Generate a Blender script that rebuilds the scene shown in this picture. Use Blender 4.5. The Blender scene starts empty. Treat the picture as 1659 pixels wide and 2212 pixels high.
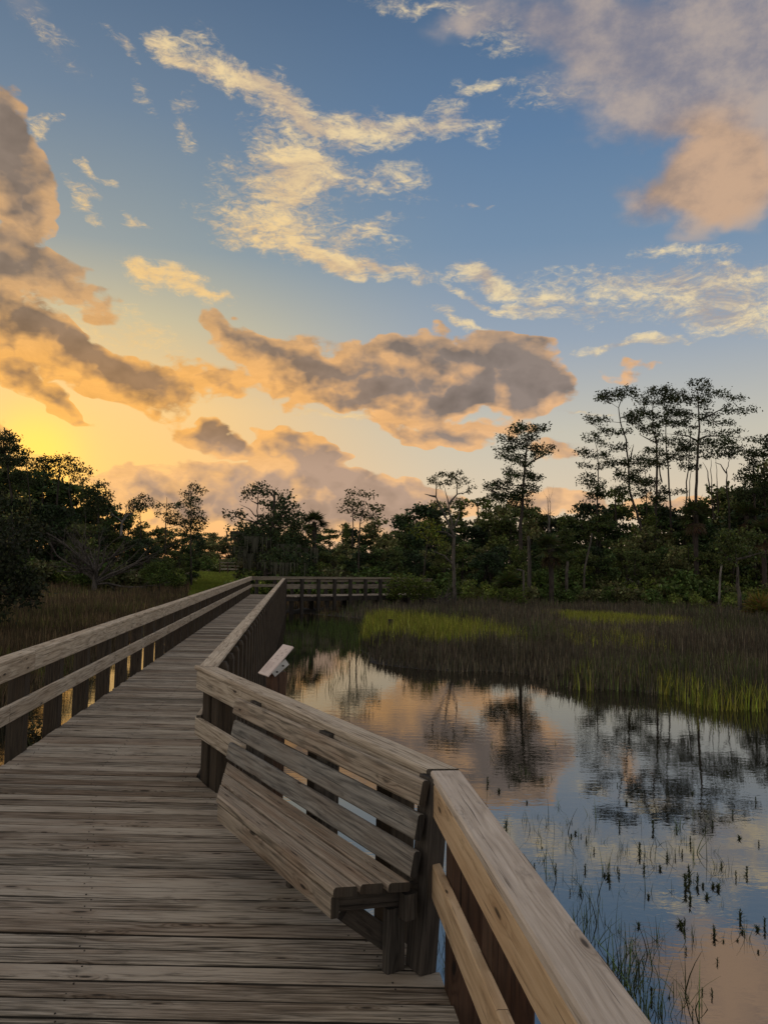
import bpy, math, random
import numpy as np
from mathutils import Vector, Matrix
R = math.radians
scene = bpy.context.scene
COL = scene.collection
random.seed(7)
rng = np.random.default_rng(11)

# ------------------------------------------------------------------ camera
CAM_Z = 2.57                    # eye above the water
DECK = 0.85                     # deck above the water
PITCH, ROLL, F = R(3.7), R(1.15), 1661.0 / 1659.0   # focal length as a share of the picture width
cam_d = bpy.data.cameras.new('camera')
cam = bpy.data.objects.new('camera', cam_d); COL.objects.link(cam)
scene.camera = cam
cam_d.sensor_fit = 'HORIZONTAL'; cam_d.sensor_width = 36; cam_d.lens = 36 * F
cam_d.clip_start = 0.05; cam_d.clip_end = 5000
cam.location = (0, 0, CAM_Z)
cam.rotation_euler = (Matrix.Rotation(R(90) + PITCH, 4, 'X') @ Matrix.Rotation(ROLL, 4, 'Z')).to_euler()

def ray(x, y):
    """direction seen at a point of the 1659 x 2212 survey picture"""
    a = (x - 829.5) / 1661; b = -(y - 1106) / 1661
    a2 = a*math.cos(ROLL) - b*math.sin(ROLL); b2 = a*math.sin(ROLL) + b*math.cos(ROLL)
    return Vector((a2, math.cos(PITCH) - math.sin(PITCH)*b2, math.sin(PITCH) + math.cos(PITCH)*b2))
def W(x, y, z):                 # on the level z
    r = ray(x, y); return Vector((0, 0, CAM_Z)) + r * ((z - CAM_Z) / r.z)
def WY(x, y, Y):                # at the distance Y
    r = ray(x, y); return Vector((0, 0, CAM_Z)) + r * (Y / r.y)

# ------------------------------------------------------------------ node helpers
class NT:
    def __init__(s, tree): s.t = tree; s.n = tree.nodes; s.l = tree.links
    def new(s, kind, **kw):
        nd = s.n.new(kind)
        for k, v in kw.items(): setattr(nd, k, v)
        return nd
    def put(s, sock, v):
        if isinstance(v, bpy.types.NodeSocket): s.l.new(v, sock)
        elif v is not None:
            try: sock.default_value = v
            except Exception: sock.default_value = tuple(v) + (1,)
    def m(s, op, a, b=None, c=None, clamp=False):
        nd = s.new('ShaderNodeMath', operation=op, use_clamp=clamp)
        s.put(nd.inputs[0], a)
        if b is not None: s.put(nd.inputs[1], b)
        if c is not None: s.put(nd.inputs[2], c)
        return nd.outputs[0]
    def vm(s, op, a, b=None, out=0):
        nd = s.new('ShaderNodeVectorMath', operation=op)
        s.put(nd.inputs[0], a)
        if b is not None:
            s.put(nd.inputs['Scale'] if op == 'SCALE' else nd.inputs[1], b)
        return nd.outputs[out]
    def sep(s, v):
        nd = s.new('ShaderNodeSeparateXYZ'); s.put(nd.inputs[0], v); return nd.outputs
    def comb(s, x, y, z=0.0):
        nd = s.new('ShaderNodeCombineXYZ')
        for i, v in enumerate((x, y, z)): s.put(nd.inputs[i], v)
        return nd.outputs[0]
    def mr(s, v, a, b, c=0.0, d=1.0, smooth=True):
        nd = s.new('ShaderNodeMapRange'); nd.interpolation_type = 'SMOOTHSTEP' if smooth else 'LINEAR'
        for i, x in enumerate((v, a, b, c, d)): s.put(nd.inputs[i], x)
        return nd.outputs[0]
    def mix(s, f, a, b, blend='MIX'):
        nd = s.new('ShaderNodeMix', data_type='RGBA', blend_type=blend)
        s.put(nd.inputs[0], f); s.put(nd.inputs[6], a); s.put(nd.inputs[7], b)
        return nd.outputs[2]
    def noise(s, v, scale=1, detail=4, rough=.5, dist=0, dim='3D'):
        nd = s.new('ShaderNodeTexNoise', noise_dimensions=dim)
        s.put(nd.inputs['Vector'], v); nd.inputs['Scale'].default_value = scale
        nd.inputs['Detail'].default_value = detail; nd.inputs['Roughness'].default_value = rough
        nd.inputs['Distortion'].default_value = dist
        return nd.outputs
    def ramp(s, v, stops, interp='LINEAR'):
        nd = s.new('ShaderNodeValToRGB'); e = nd.color_ramp; e.interpolation = interp
        while len(e.elements) < len(stops): e.elements.new(.5)
        for el, (p, c) in zip(e.elements, stops): el.position = p; el.color = tuple(c) + (1,)
        s.put(nd.inputs[0], v); return nd.outputs[0]
def lin(r, g, b):
    f = lambda c: (c/255/12.92) if c/255 <= .04045 else ((c/255+.055)/1.055)**2.4
    return (f(r), f(g), f(b))
def L4(r, g, b): return lin(r, g, b) + (1,)
SUN_POWER = 0.5
# ------------------------------------------------------------------ sky and sun
SUN = ray(75, 985)
SUN_AZ, SUN_EL = math.atan2(SUN.x, SUN.y), math.asin(SUN.normalized().z)
world = bpy.data.worlds.new('World'); scene.world = world; world.use_nodes = True
w = NT(world.node_tree); w.n.clear()
D = w.vm('NORMALIZE', w.new('ShaderNodeTexCoord').outputs['Generated'])
dx, dy, dz = w.sep(D)
DEG = 57.29578
az = w.m('MULTIPLY', w.m('ARCTAN2', dx, dy), DEG)
el = w.m('MULTIPLY', w.m('ARCSINE', dz), DEG)
sunv = Vector((math.sin(SUN_AZ)*math.cos(SUN_EL), math.cos(SUN_AZ)*math.cos(SUN_EL), math.sin(SUN_EL)))
cs = w.vm('DOT_PRODUCT', D, tuple(sunv), out=1)
sd = w.m('MULTIPLY', w.m('ARCCOSINE', w.m('MINIMUM', cs, 1.0)), DEG)        # degrees from the sun
# clear air: by height, warmer around the sun
sky = w.ramp(w.m('DIVIDE', el, 60.0), [
    (0.0, lin(222,190,168)), (.06, lin(224,204,176)), (.16, lin(200,195,180)), (.27, lin(152,166,182)),
    (.38, lin(116,143,171)), (.50, lin(94,125,160)), (.64, lin(76,104,137)), (.80, lin(76,103,136)), (1, lin(90,110,136))])
skyl = w.ramp(w.m('DIVIDE', el, 60.0), [
    (0.0, lin(232,168,118)), (.08, lin(246,192,116)), (.18, lin(240,200,136)), (.28, lin(190,186,158)),
    (.36, lin(136,155,163)), (.50, lin(104,129,154)), (.64, lin(80,105,135)), (.80, lin(78,104,134)), (1, lin(90,110,136))])
daz = w.m('ABSOLUTE', w.m('SUBTRACT', az, SUN_AZ*DEG))
sky = w.mix(w.mr(daz, 5.0, 34.0, 1.0, 0.0), sky, skyl)
dark = w.mr(w.m('ABSOLUTE', az), 60.0, 150.0, 0.0, 1.0)                     # the side away from the sunset
sky = w.mix(dark, sky, w.ramp(w.m('DIVIDE', el, 60.0), [(0, lin(150,146,150)), (.2, lin(140,146,160)), (1, lin(88,106,136))]))
g1 = w.m('POWER', 2.71828, w.m('MULTIPLY', w.m('MULTIPLY', sd, sd), -1/6.5))
g2 = w.m('POWER', 2.71828, w.m('MULTIPLY', sd, -1/6.5))
sky = w.mix(w.m('MULTIPLY', g2, .5), sky, L4(255, 192, 92))
sky = w.mix(w.m('MULTIPLY', g1, .9), sky, (1.5, 0.80, .12, 1))
nish = w.new('ShaderNodeTexSky', sky_type='NISHITA', sun_disc=False)
nish.sun_elevation = SUN_EL; nish.sun_rotation = SUN_AZ; nish.air_density = 1.2; nish.dust_density = 2.0
nk = w.mix(1.0, nish.outputs[0], (.10, .10, .10, 1), 'MULTIPLY')
sky = w.mix(.05, sky, nk)

# cloud coordinates: azimuth and height in degrees, bent by noise
warp = w.noise(w.vm('MULTIPLY', D, (1, 1, 1.6)), 9, 3, .6)[1]
warp = w.vm('SUBTRACT', warp, (.5, .5, .5))
P0 = w.comb(az, el)
PA = w.vm('ADD', P0, w.vm('MULTIPLY', warp, (6.5, 5, 0)))
def deg(x, y):
    r = ray(x, y).normalized(); return math.atan2(r.x, r.y)*DEG, math.asin(r.z)*DEG
def field(P, blobs, lit=False):
    tot = None; lt = None
    for (x, y, rx, ry, rot, s) in blobs:
        a, e = deg(x, y); a1, _ = deg(x+10, y); _, e1 = deg(x, y-10)
        mp = w.new('ShaderNodeMapping', vector_type='TEXTURE')
        w.put(mp.inputs[0], P); mp.inputs['Location'].default_value = (a, e, 0)
        mp.inputs['Rotation'].default_value = (0, 0, R(-rot))
        mp.inputs['Scale'].default_value = (rx*1.25*(a1-a)/10, ry*1.25*(e1-e)/10, 1)
        gr = w.new('ShaderNodeTexGradient', gradient_type='SPHERICAL'); w.put(gr.inputs[0], mp.outputs[0])
        if lit:
            g_ = w.m('MULTIPLY', gr.outputs[1], s*1.6); tot = w.m('ADD', g_, tot if tot is not None else 0.0)
            v_ = Vector((SUN_AZ*DEG - a, SUN_EL*DEG - e)).normalized(); c_, s_ = math.cos(R(rot)), math.sin(R(rot))
            dl = (c_*v_.x - s_*v_.y, s_*v_.x + c_*v_.y, 0)
            lt = w.m('MULTIPLY_ADD', w.vm('DOT_PRODUCT', mp.outputs[0], dl, out=1), g_, lt if lt is not None else 0.0)
        else: tot = w.m('MULTIPLY_ADD', gr.outputs[1], s*1.6, tot if tot is not None else 0.0)
    return (tot, lt) if lit else tot
behind = w.mr(w.m('ABSOLUTE', az), 38.0, 60.0)
bn = w.noise(w.vm('MULTIPLY', D, (1, 1, 2.5)), 2.2, 5, .55)[0]
bfield = w.m('MULTIPLY', behind, w.mr(bn, .42, .75))

cback = w.vm('SCALE', w.mix(w.mr(bn, .36, .62, 0, .9), sky, w.mix(w.mr(w.m('ABSOLUTE', az), 40.0, 120.0), L4(222,182,140), L4(200,184,164))), w.mr(w.m('ABSOLUTE', az), 45.0, 90.0, 1.0, 1.42))  # sky behind the camera, unseen, brightened to light the foreground
# --- high thin cream cloud
hi = [(250,75,60,25,30,.6),(390,110,90,34,15,.9),(520,165,130,55,25,1.0),(650,230,130,55,25,1.1),(790,272,150,40,8,1.0),(960,282,130,34,0,.7),
 (985,240,60,60,-30,.5),(400,290,26,55,0,.5),(440,240,20,50,0,.35),(320,220,50,25,30,.3),
 (600,430,170,110,0,.72),(690,350,150,50,15,.75),(650,520,220,60,5,.62),(850,598,130,20,8,.9),(720,562,80,28,15,.9),(860,390,90,40,20,.6),(820,500,90,28,-15,.55),(600,375,110,50,0,.7),
 (370,608,130,28,12,1.1),(280,586,50,30,20,.9),(455,627,60,12,0,.8),(190,435,80,20,30,.6),(100,275,34,60,40,.4),(300,470,50,12,20,.6),(190,385,50,12,30,.5),(270,710,150,55,20,.6),
 (1060,605,85,28,10,1.3),(1200,655,150,30,15,.9),(1350,605,200,36,5,.6),(1500,650,220,60,5,.75),(1600,700,120,40,10,.8),(1080,662,180,11,12,.9),(1010,695,120,9,12,.9),
 (1360,745,180,11,1,1.1),(1430,548,60,18,10,.6),(1515,555,55,24,0,.7),(1580,610,140,60,0,.45),(1000,440,50,11,0,.6),(1075,437,25,8,0,.7),
 (900,8,150,24,0,.7),(1080,80,130,50,10,.62),(1100,200,120,20,0,.4),(1230,225,130,24,0,.65),(1000,300,60,20,0,.3),(60,60,190,60,30,.25),
 (1000,925,220,14,3,.8),(1230,960,160,14,3,.8),(1250,888,70,6,3,.8),(700,905,200,10,5,.6),(780,1035,110,10,0,.5)]
PH = w.vm('ADD', P0, w.vm('MULTIPLY', warp, (7, 4.5, 0)))
fh = field(PH, hi)
n1 = w.noise(w.vm('MULTIPLY', D, (1, 1, 2.4)), 16, 6, .70, .5)[0]
n2 = w.noise(w.vm('MULTIPLY', D, (1, 1, 2.3)), 75, 4, .68, .9)[0]
nh = w.m('ADD', w.m('MULTIPLY', n1, .55), w.m('MULTIPLY', n2, .45))
dh = w.m('ADD', w.m('MULTIPLY', fh, .88), w.m('MULTIPLY', w.m('SUBTRACT', nh, .5), 4.7))
dh = w.m('MULTIPLY', dh, w.mr(fh, 0.02, .25))
ah = w.mr(dh, .10, 1.6, 0, .97)
ch = w.mix(w.mr(n1, .35, .65), L4(168,158,154), L4(234,214,172))
ch = w.mix(w.mr(sd, 12.0, 38.0, .8, 0), ch, L4(252,206,130))
col = w.mix(ah, sky, ch)

# --- lilac-grey sheet in the upper right with the peach patch in it
sheet = [(1240,60,270,85,12,1.0),(1500,90,340,190,0,1.4),(1450,250,190,60,0,.9),(1620,280,200,190,0,1.3),(1530,420,190,70,0,1.0),(1420,390,110,60,0,.6),(1370,440,50,50,0,.4),(1000,60,110,40,0,.4),(1470,500,40,40,0,.5),(60,60,160,60,35,.28)]
fs = field(PH, sheet)
cs0 = w.noise(w.vm('MULTIPLY', D, (1, 1, 1.6)), 8, 6, .62)[0]
ds = w.m('ADD', fs, w.m('MULTIPLY', w.m('SUBTRACT', cs0, .47), 3.0))
as_ = w.m('MULTIPLY', w.mr(ds, .02, 1.5, 0, .95), w.mr(fs, 0.0, .45))
fp = field(PH, [(1510,330,150,120,0,1.1),(1420,410,110,50,0,.8),(1560,430,120,60,0,.9),(1580,380,110,90,0,.8)])
csh = w.mix(w.mr(cs0, .38, .64), L4(128,128,142), L4(178,164,156))
csh = w.mix(w.mr(fp, .0, 1.5, 0, .92), csh, w.mix(w.mr(cs0, .38, .62), L4(164,140,122), L4(204,168,136)))
col = w.mix(as_, col, csh)

# --- cumulus with dark bodies and sunlit rims
cu = [(10,330,80,130,-20,1.2),(50,435,75,75,30,1.2),(30,575,120,80,25,.7),(140,600,110,40,25,.45),(0,540,60,60,0,.5),
 (105,705,70,48,0,1.1),(150,765,120,60,25,1.3),(265,820,130,52,24,1.4),(10,720,60,80,0,1.1),(10,800,100,30,0,.6),(430,835,110,44,12,.6),(120,868,110,26,28,.9),
 (520,720,90,30,25,.6),(590,780,110,60,15,.9),(660,830,150,60,8,.9),(760,820,130,70,5,1.0),(900,790,150,66,3,1.2),(1040,795,150,76,3,1.4),(1110,840,100,60,0,1.0),(900,855,140,44,0,1.0),(990,872,90,32,0,.9),(850,750,60,30,0,.7),(1150,730,40,12,10,.6),
 (650,735,90,22,0,.45),(740,880,200,16,6,.5),(440,958,95,30,20,1.1),(500,980,50,18,20,.8),(435,935,32,26,0,.7),(985,942,70,26,12,.7),(880,925,110,16,5,.4),(1090,928,80,26,0,.6),(1190,975,60,22,0,.4),(1350,800,90,14,12,.3),
 (605,1000,62,60,0,1.9),(655,1000,60,50,0,1.6),(700,1035,90,60,25,1.7),(760,1080,130,64,20,1.5),(560,1090,240,60,0,1.2),(830,1100,110,40,10,.9),(340,1080,190,52,0,.9),(960,1095,100,22,0,.8),(900,1065,60,22,0,.7),(1185,1070,60,28,0,1.0),(1255,1078,50,22,0,.8),(1400,1095,180,18,0,.6),(430,1035,80,24,10,.6),(500,1050,120,30,10,.6),
 (30,960,70,26,40,.8)]
fc, lc_ = field(PA, cu, True)
def cn(V):
    vv_ = w.vm('MULTIPLY', V, (1, 1, 1.35)); a_ = w.noise(vv_, 9, 5, .58)[0]
    b_ = w.m('ABSOLUTE', w.m('SUBTRACT', w.noise(vv_, 19, 3, .5)[0], .5))
    return w.m('SUBTRACT', w.m('ADD', a_, .11), w.m('MULTIPLY', b_, 1.35))
c0 = cn(D); c1 = cn(w.vm('ADD', D, tuple(Vector((sunv.x-.15, 0, sunv.z+.35)).normalized()*.03)))
lf = w.noise(D, 5.5, 1, .5)[0]
dc = w.m('ADD', w.m('ADD', fc, w.m('MULTIPLY', w.m('SUBTRACT', n2, .5), .55)), w.m('MULTIPLY', w.m('SUBTRACT', c0, .45), 2.4))
dc = w.m('MULTIPLY', dc, w.mr(fc, .02, .22))
ac = w.mr(dc, .12, .62, 0, .96)
relief = w.m('MULTIPLY', w.m('SUBTRACT', c0, c1), 2.2)
body = w.m('SUBTRACT', w.m('SUBTRACT', w.mr(dc, .2, 1.9), w.m('MULTIPLY', relief, 1.25)), w.mr(lf, .5, .68, 0, .3))
body = w.m('SUBTRACT', body, w.m('MULTIPLY', lc_, .95), clamp=True)
rim = w.mix(w.mr(sd, 5.0, 40.0), L4(252,184,96), L4(226,178,132))
core = w.mix(w.mr(sd, 4.0, 34.0), L4(150,116,84), L4(132,118,110))
rim = w.mix(w.mr(el, 12.0, 19.0, 0, .72), rim, L4(190,158,124))
core = w.mix(w.mr(el, 12.0, 19.0, 0, .7), core, L4(124,112,102))
rim = w.mix(w.mr(el, 6.5, 9.5, .6, 0), rim, L4(246,196,142))
core = w.mix(w.mr(el, 6.5, 10.0, .9, 0), core, L4(172,144,124))
core = w.vm('SCALE', core, w.mr(c0, .25, .6, .80, 1.22, False))
rim = w.vm('SCALE', rim, w.mr(n1, .35, .65, .90, 1.08, False))
cc = w.mix(w.m('POWER', body, .9), rim, core)
col = w.mix(ac, col, cc)
# glow of the hidden sun through everything
col = w.mix(w.m('MULTIPLY', g1, .55), col, (1.5, .82, .13, 1))
def bgnode(c):
    b = w.new('ShaderNodeBackground'); w.put(b.inputs[0], c); b.inputs[1].default_value = 1.0; return b.outputs[0]
over = w.mr(el, 47.0, 66.0)
col = w.vm('SCALE', w.mix(w.m('MULTIPLY', over, .6), col, L4(196,180,162)), w.m('MULTIPLY_ADD', over, .6, 1.0))  # overhead sky above the frame brightened as added light on the foreground
front = w.m('MULTIPLY', w.mr(w.m('ABSOLUTE', az), 40.0, 52.0, 1, 0), w.mr(el, -1.5, -.3))
ms = w.new('ShaderNodeMixShader'); w.put(ms.inputs[0], front)
w.l.new(bgnode(w.mix(w.mr(el, -1.5, -.3, 1, 0), cback, (.03, .035, .03, 1))), ms.inputs[1]); w.l.new(bgnode(col), ms.inputs[2])
w.l.new(ms.outputs[0], w.new('ShaderNodeOutputWorld').inputs[0])
world.cycles.sampling_method = 'MANUAL'; world.cycles.sample_map_resolution = 256

sun_d = bpy.data.lights.new('sun', 'SUN'); sun_d.energy = SUN_POWER; sun_d.angle = R(.6); sun_d.color = (1, .62, .3)
sun_o = bpy.data.objects.new('sun', sun_d); COL.objects.link(sun_o)
sun_o.rotation_euler = (-sunv).to_track_quat('-Z', 'Y').to_euler()
scene.view_settings.view_transform = 'Standard'; scene.view_settings.look = 'None'
scene.view_settings.exposure = 0; scene.view_settings.gamma = 1; scene.view_settings.use_curve_mapping = False
# ------------------------------------------------------------------ materials
def mat(name):
    mt = bpy.data.materials.new(name); mt.use_nodes = True
    n = NT(mt.node_tree); p = n.n['Principled BSDF']
    return mt, n, p
def bump(n, p, h, strength, dist):
    b = n.new('ShaderNodeBump'); n.put(b.inputs['Height'], h); b.inputs['Strength'].default_value = strength
    b.inputs['Distance'].default_value = dist; n.l.new(b.outputs[0], p.inputs['Normal'])

def wood(name, dark, mid, light, warm, warm_amt=.35, rough=.8, knots=.62, grain=1.0, boards=.35, contrast=1.0):
    """weathered softwood: the UV map runs along the grain in metres"""
    mt, n, p = mat(name)
    uv = n.new('ShaderNodeUVMap').outputs[0]
    rnd = n.new('ShaderNodeNewGeometry').outputs['Random Per Island']
    u0, v0, _0 = n.sep(uv); gap_shade_end_grain = n.m('GREATER_THAN', u0, 700.0)
    uv = n.comb(n.m('SUBTRACT', u0, n.m('MULTIPLY', gap_shade_end_grain, 1000.0)), v0)
    uv3 = n.vm('ADD', uv, n.vm('SCALE', (13.1, 7.7, 0), rnd))
    u, v, _ = n.sep(uv3)
    vor = n.new('ShaderNodeTexVoronoi', voronoi_dimensions='2D'); n.put(vor.inputs['Vector'], n.comb(n.m('MULTIPLY', u, 2.1), n.m('MULTIPLY', v, 8.0)))
    vor.inputs['Scale'].default_value = 1; vor.inputs['Randomness'].default_value = .9
    cr, cg, cb = n.sep(vor.outputs['Color'])
    has = n.mr(cr, knots, knots + .01)
    dist = n.m('DIVIDE', vor.outputs['Distance'], n.m('MULTIPLY_ADD', cg, .5, .5))
    halo = n.m('MULTIPLY', n.mr(dist, .0, .42, 1, 0), has)
    core = n.m('MULTIPLY', n.mr(dist, .045, .11, 1, 0), has)
    low = n.noise(n.comb(n.m('MULTIPLY', u, .9), n.m('MULTIPLY', v, 7.0)), 1, 3, .55, dim='2D')[0]
    phase = n.m('ADD', n.m('MULTIPLY', v, 165.0 * grain), n.m('ADD', n.m('MULTIPLY', low, 34.0), n.m('MULTIPLY', halo, 16.0)))
    ring = n.m('MULTIPLY_ADD', n.m('SINE', phase), .5, .5)
    rmask = n.mr(n.noise(n.comb(n.m('MULTIPLY', u, .8), n.m('MULTIPLY', v, 9.0)), 1, 2, .5, dim='2D')[0], .38, .62, .25, 1.0)
    ring = n.m('MULTIPLY', n.m('POWER', ring, 2.2), rmask)
    fine = n.noise(n.comb(n.m('MULTIPLY', u, 7.0), n.m('MULTIPLY', v, 420.0)), 1, 3, .65, dim='2D')[0]
    med = n.noise(n.comb(n.m('MULTIPLY', u, 2.2), n.m('MULTIPLY', v, 60.0)), 1, 4, .65, dim='2D')[0]
    big = n.noise(n.comb(n.m('MULTIPLY', u, 1.1), n.m('MULTIPLY', v, 5.0)), 1, 4, .6, dim='2D')[0]
    t = n.m('ADD', n.m('MULTIPLY', med, .68), n.m('ADD', n.m('MULTIPLY', fine, .42), n.m('MULTIPLY', ring, -.19)))
    t = n.m('ADD', t, n.m('MULTIPLY', n.m('SUBTRACT', rnd, .5), boards * .6))
    t = n.m('MULTIPLY_ADD', n.m('SUBTRACT', t, .44), contrast, .44)
    col = n.ramp(t, [(.18, dark), (.42, mid), (.66, light)])
    wm = n.m('MULTIPLY', n.mr(big, .42, .68), warm_amt)
    wm = n.m('ADD', wm, n.m('MULTIPLY', n.mr(n.m('FRACT', n.m('MULTIPLY', rnd, 7.31)), .6, 1.0), boards))
    col = n.mix(n.m('MINIMUM', wm, 1.0), col, warm + (1,), 'OVERLAY') if False else n.mix(n.m('MINIMUM', wm, 1.0), col, n.mix(t, tuple(c*.35 for c in warm) + (1,), warm + (1,)))
    crack = n.mr(n.noise(n.comb(n.m('MULTIPLY', u, 1.6), n.m('MULTIPLY', v, 110.0)), 1, 3, .6, dim='2D')[0], .64, .72)
    col = n.mix(n.m('MULTIPLY', crack, .75), col, tuple(c*.35 for c in dark) + (1,))
    blot = n.mr(n.noise(n.comb(n.m('MULTIPLY', u, 3.0), n.m('MULTIPLY', v, 14.0)), 1, 5, .7, dim='2D')[0], .58, .75, 0, .55)
    col = n.mix(blot, col, tuple(c*.6 for c in dark) + (1,))
    col = n.mix(n.m('MULTIPLY', halo, .45), col, tuple(c*.5 for c in warm) + (1,))
    col = n.mix(n.m('MULTIPLY', core, .88), col, tuple(c*.22 for c in dark) + (1,))
    col = n.mix(n.m('MULTIPLY', gap_shade_end_grain, .82), col, tuple(c*.25 for c in dark) + (1,))  # painted gap shade on plank sides; also dark end grain and screw heads
    n.put(p.inputs['Base Color'], col); n.put(p.inputs['Roughness'], n.mr(med, .2, .8, rough - .1, rough + .12))
    p.inputs['Specular IOR Level'].default_value = .35
    h = n.m('SUBTRACT', n.m('ADD', n.m('MULTIPLY', med, .5), n.m('ADD', n.m('MULTIPLY', fine, .35), n.m('MULTIPLY', ring, .25))), n.m('ADD', crack, core))
    bump(n, p, h, .55, .004)
    return mt
M = {}
M['deck'] = wood('weathered_deck_wood', (.045,.040,.031), (.170,.152,.118), (.40,.365,.30), (.21,.14,.085), .35, knots=.55, boards=.42, contrast=1.4)
M['rail'] = wood('weathered_rail_wood', (.10,.085,.064), (.31,.265,.20), (.56,.50,.40), (.36,.26,.16), .35, knots=.60, contrast=1.15)
M['bench'] = wood('grey_bench_wood', (.05,.045,.036), (.18,.155,.118), (.38,.33,.26), (.28,.175,.10), .50, knots=.62, contrast=1.2)
M['blue'] = wood('blue_grey_bench_wood', (.05,.052,.050), (.15,.150,.138), (.30,.295,.265), (.19,.14,.095), .4, knots=.66)
M['near'] = wood('newer_rail_wood', (.20,.140,.082), (.50,.365,.22), (.68,.54,.36), (.58,.36,.18), .35, knots=.74, boards=.1, contrast=.6)
M['neartop'] = wood('grey_cap_wood', (.19,.165,.14), (.42,.37,.31), (.62,.57,.50), (.42,.33,.24), .25, knots=.80, contrast=.62, boards=.1)
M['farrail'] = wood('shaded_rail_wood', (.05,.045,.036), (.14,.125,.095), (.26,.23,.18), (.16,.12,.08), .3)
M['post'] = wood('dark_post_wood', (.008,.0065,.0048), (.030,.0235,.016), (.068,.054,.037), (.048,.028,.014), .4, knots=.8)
M['redpost'] = wood('red_brown_post_wood', (.014,.009,.006), (.050,.029,.018), (.095,.055,.034), (.09,.038,.018), .6, knots=.8)
M['pile'] = wood('dark_pile_wood', (.008,.008,.007), (.022,.020,.018), (.04,.036,.03), (.03,.022,.016), .4, knots=.85)

def plain(name, c, rough=.7, metal=0.0, var=.3, scale=6.0):
    mt, n, p = mat(name)
    g = n.noise(n.new('ShaderNodeTexCoord').outputs['Object'], scale, 5, .6)[0]
    n.put(p.inputs['Base Color'], n.mix(n.mr(g, .3, .7), tuple(x*(1-var) for x in c)+(1,), tuple(min(1, x*(1+var)) for x in c)+(1,)))
    p.inputs['Roughness'].default_value = rough; p.inputs['Metallic'].default_value = metal
    return mt
M['panel'] = plain('pale_sign_panel', (.62,.54,.50), .45, var=.06)
M['print'] = plain('faded_print', (.46,.39,.365), .6, var=.15)
M['steel'] = plain('galvanised_steel', (.42,.44,.45), .45, .6, .15, 20)
M['bolt'] = plain('dark_bolt', (.05,.05,.05), .4, .8, .2, 20)

def leafmat(name, trans=.25):
    """leaf colour comes from the tint attribute: each clump and leaf has its own green"""
    mt, n, p = mat(name)
    at = n.new('ShaderNodeAttribute', attribute_name='tint')
    n.put(p.inputs['Base Color'], at.outputs['Color']); p.inputs['Roughness'].default_value = .6
    p.inputs['Specular IOR Level'].default_value = .25
    if trans:
        tr = n.new('ShaderNodeBsdfTranslucent'); n.put(tr.inputs[0], at.outputs['Color'])
        ms = n.new('ShaderNodeMixShader'); ms.inputs[0].default_value = trans
        n.l.new(p.outputs[0], ms.inputs[1]); n.l.new(tr.outputs[0], ms.inputs[2])
        n.l.new(ms.outputs[0], n.n['Material Output'].inputs[0])
    return mt
M['leaf'] = leafmat('leaves', .3); M['grass'] = leafmat('grass_blades', .15)
def barkmat(name, a, b):
    mt, n, p = mat(name)
    o = n.new('ShaderNodeTexCoord').outputs['Object']
    g = n.noise(n.vm('MULTIPLY', o, (9, 9, 2.2)), 1, 5, .65)[0]
    n.put(p.inputs['Base Color'], n.mix(n.mr(g, .35, .65), a+(1,), b+(1,))); p.inputs['Roughness'].default_value = .9
    bump(n, p, g, .6, .03)
    return mt
M['bark'] = barkmat('bark', (.014,.011,.009), (.055,.044,.035))
M['greybark'] = barkmat('grey_bark', (.03,.027,.023), (.11,.098,.083))
M['dead'] = barkmat('dead_wood', (.09,.085,.075), (.24,.22,.20))

# marsh mud, and open water
mt, n, p = mat('marsh_mud'); M['mud'] = mt
o = n.new('ShaderNodeTexCoord').outputs['Object']
g = n.noise(o, .6, 6, .6)[0]; g2 = n.noise(o, 9, 5, .7)[0]
n.put(p.inputs['Base Color'], n.mix(n.mr(g, .35, .65), (.012,.011,.008,1), n.mix(n.mr(g2, .4, .6), (.020,.018,.012,1), (.045,.037,.024,1))))
p.inputs['Roughness'].default_value = .85; bump(n, p, g2, .6, .05)
mt, n, p = mat('pond_water'); M['water'] = mt
o = n.new('ShaderNodeTexCoord').outputs['Object']
p.inputs['Base Color'].default_value = (.012, .011, .008, 1); p.inputs['Roughness'].default_value = .015
p.inputs['IOR'].default_value = 4.0
r1 = n.noise(n.vm('MULTIPLY', o, (1.0, 2.3, 1)), 3.2, 3, .55)[0]
r2 = n.noise(n.vm('MULTIPLY', o, (1.0, 1.7, 1)), 13, 2, .5)[0]
calm = n.mr(n.noise(n.vm('MULTIPLY', o, (1, 1.6, 1)), .16, 2, .5)[0], .35, .65, .45, 1.3)
bump(n, p, n.m('MULTIPLY', n.m('ADD', r1, n.m('MULTIPLY', r2, .22)), calm), .055, .020)
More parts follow.
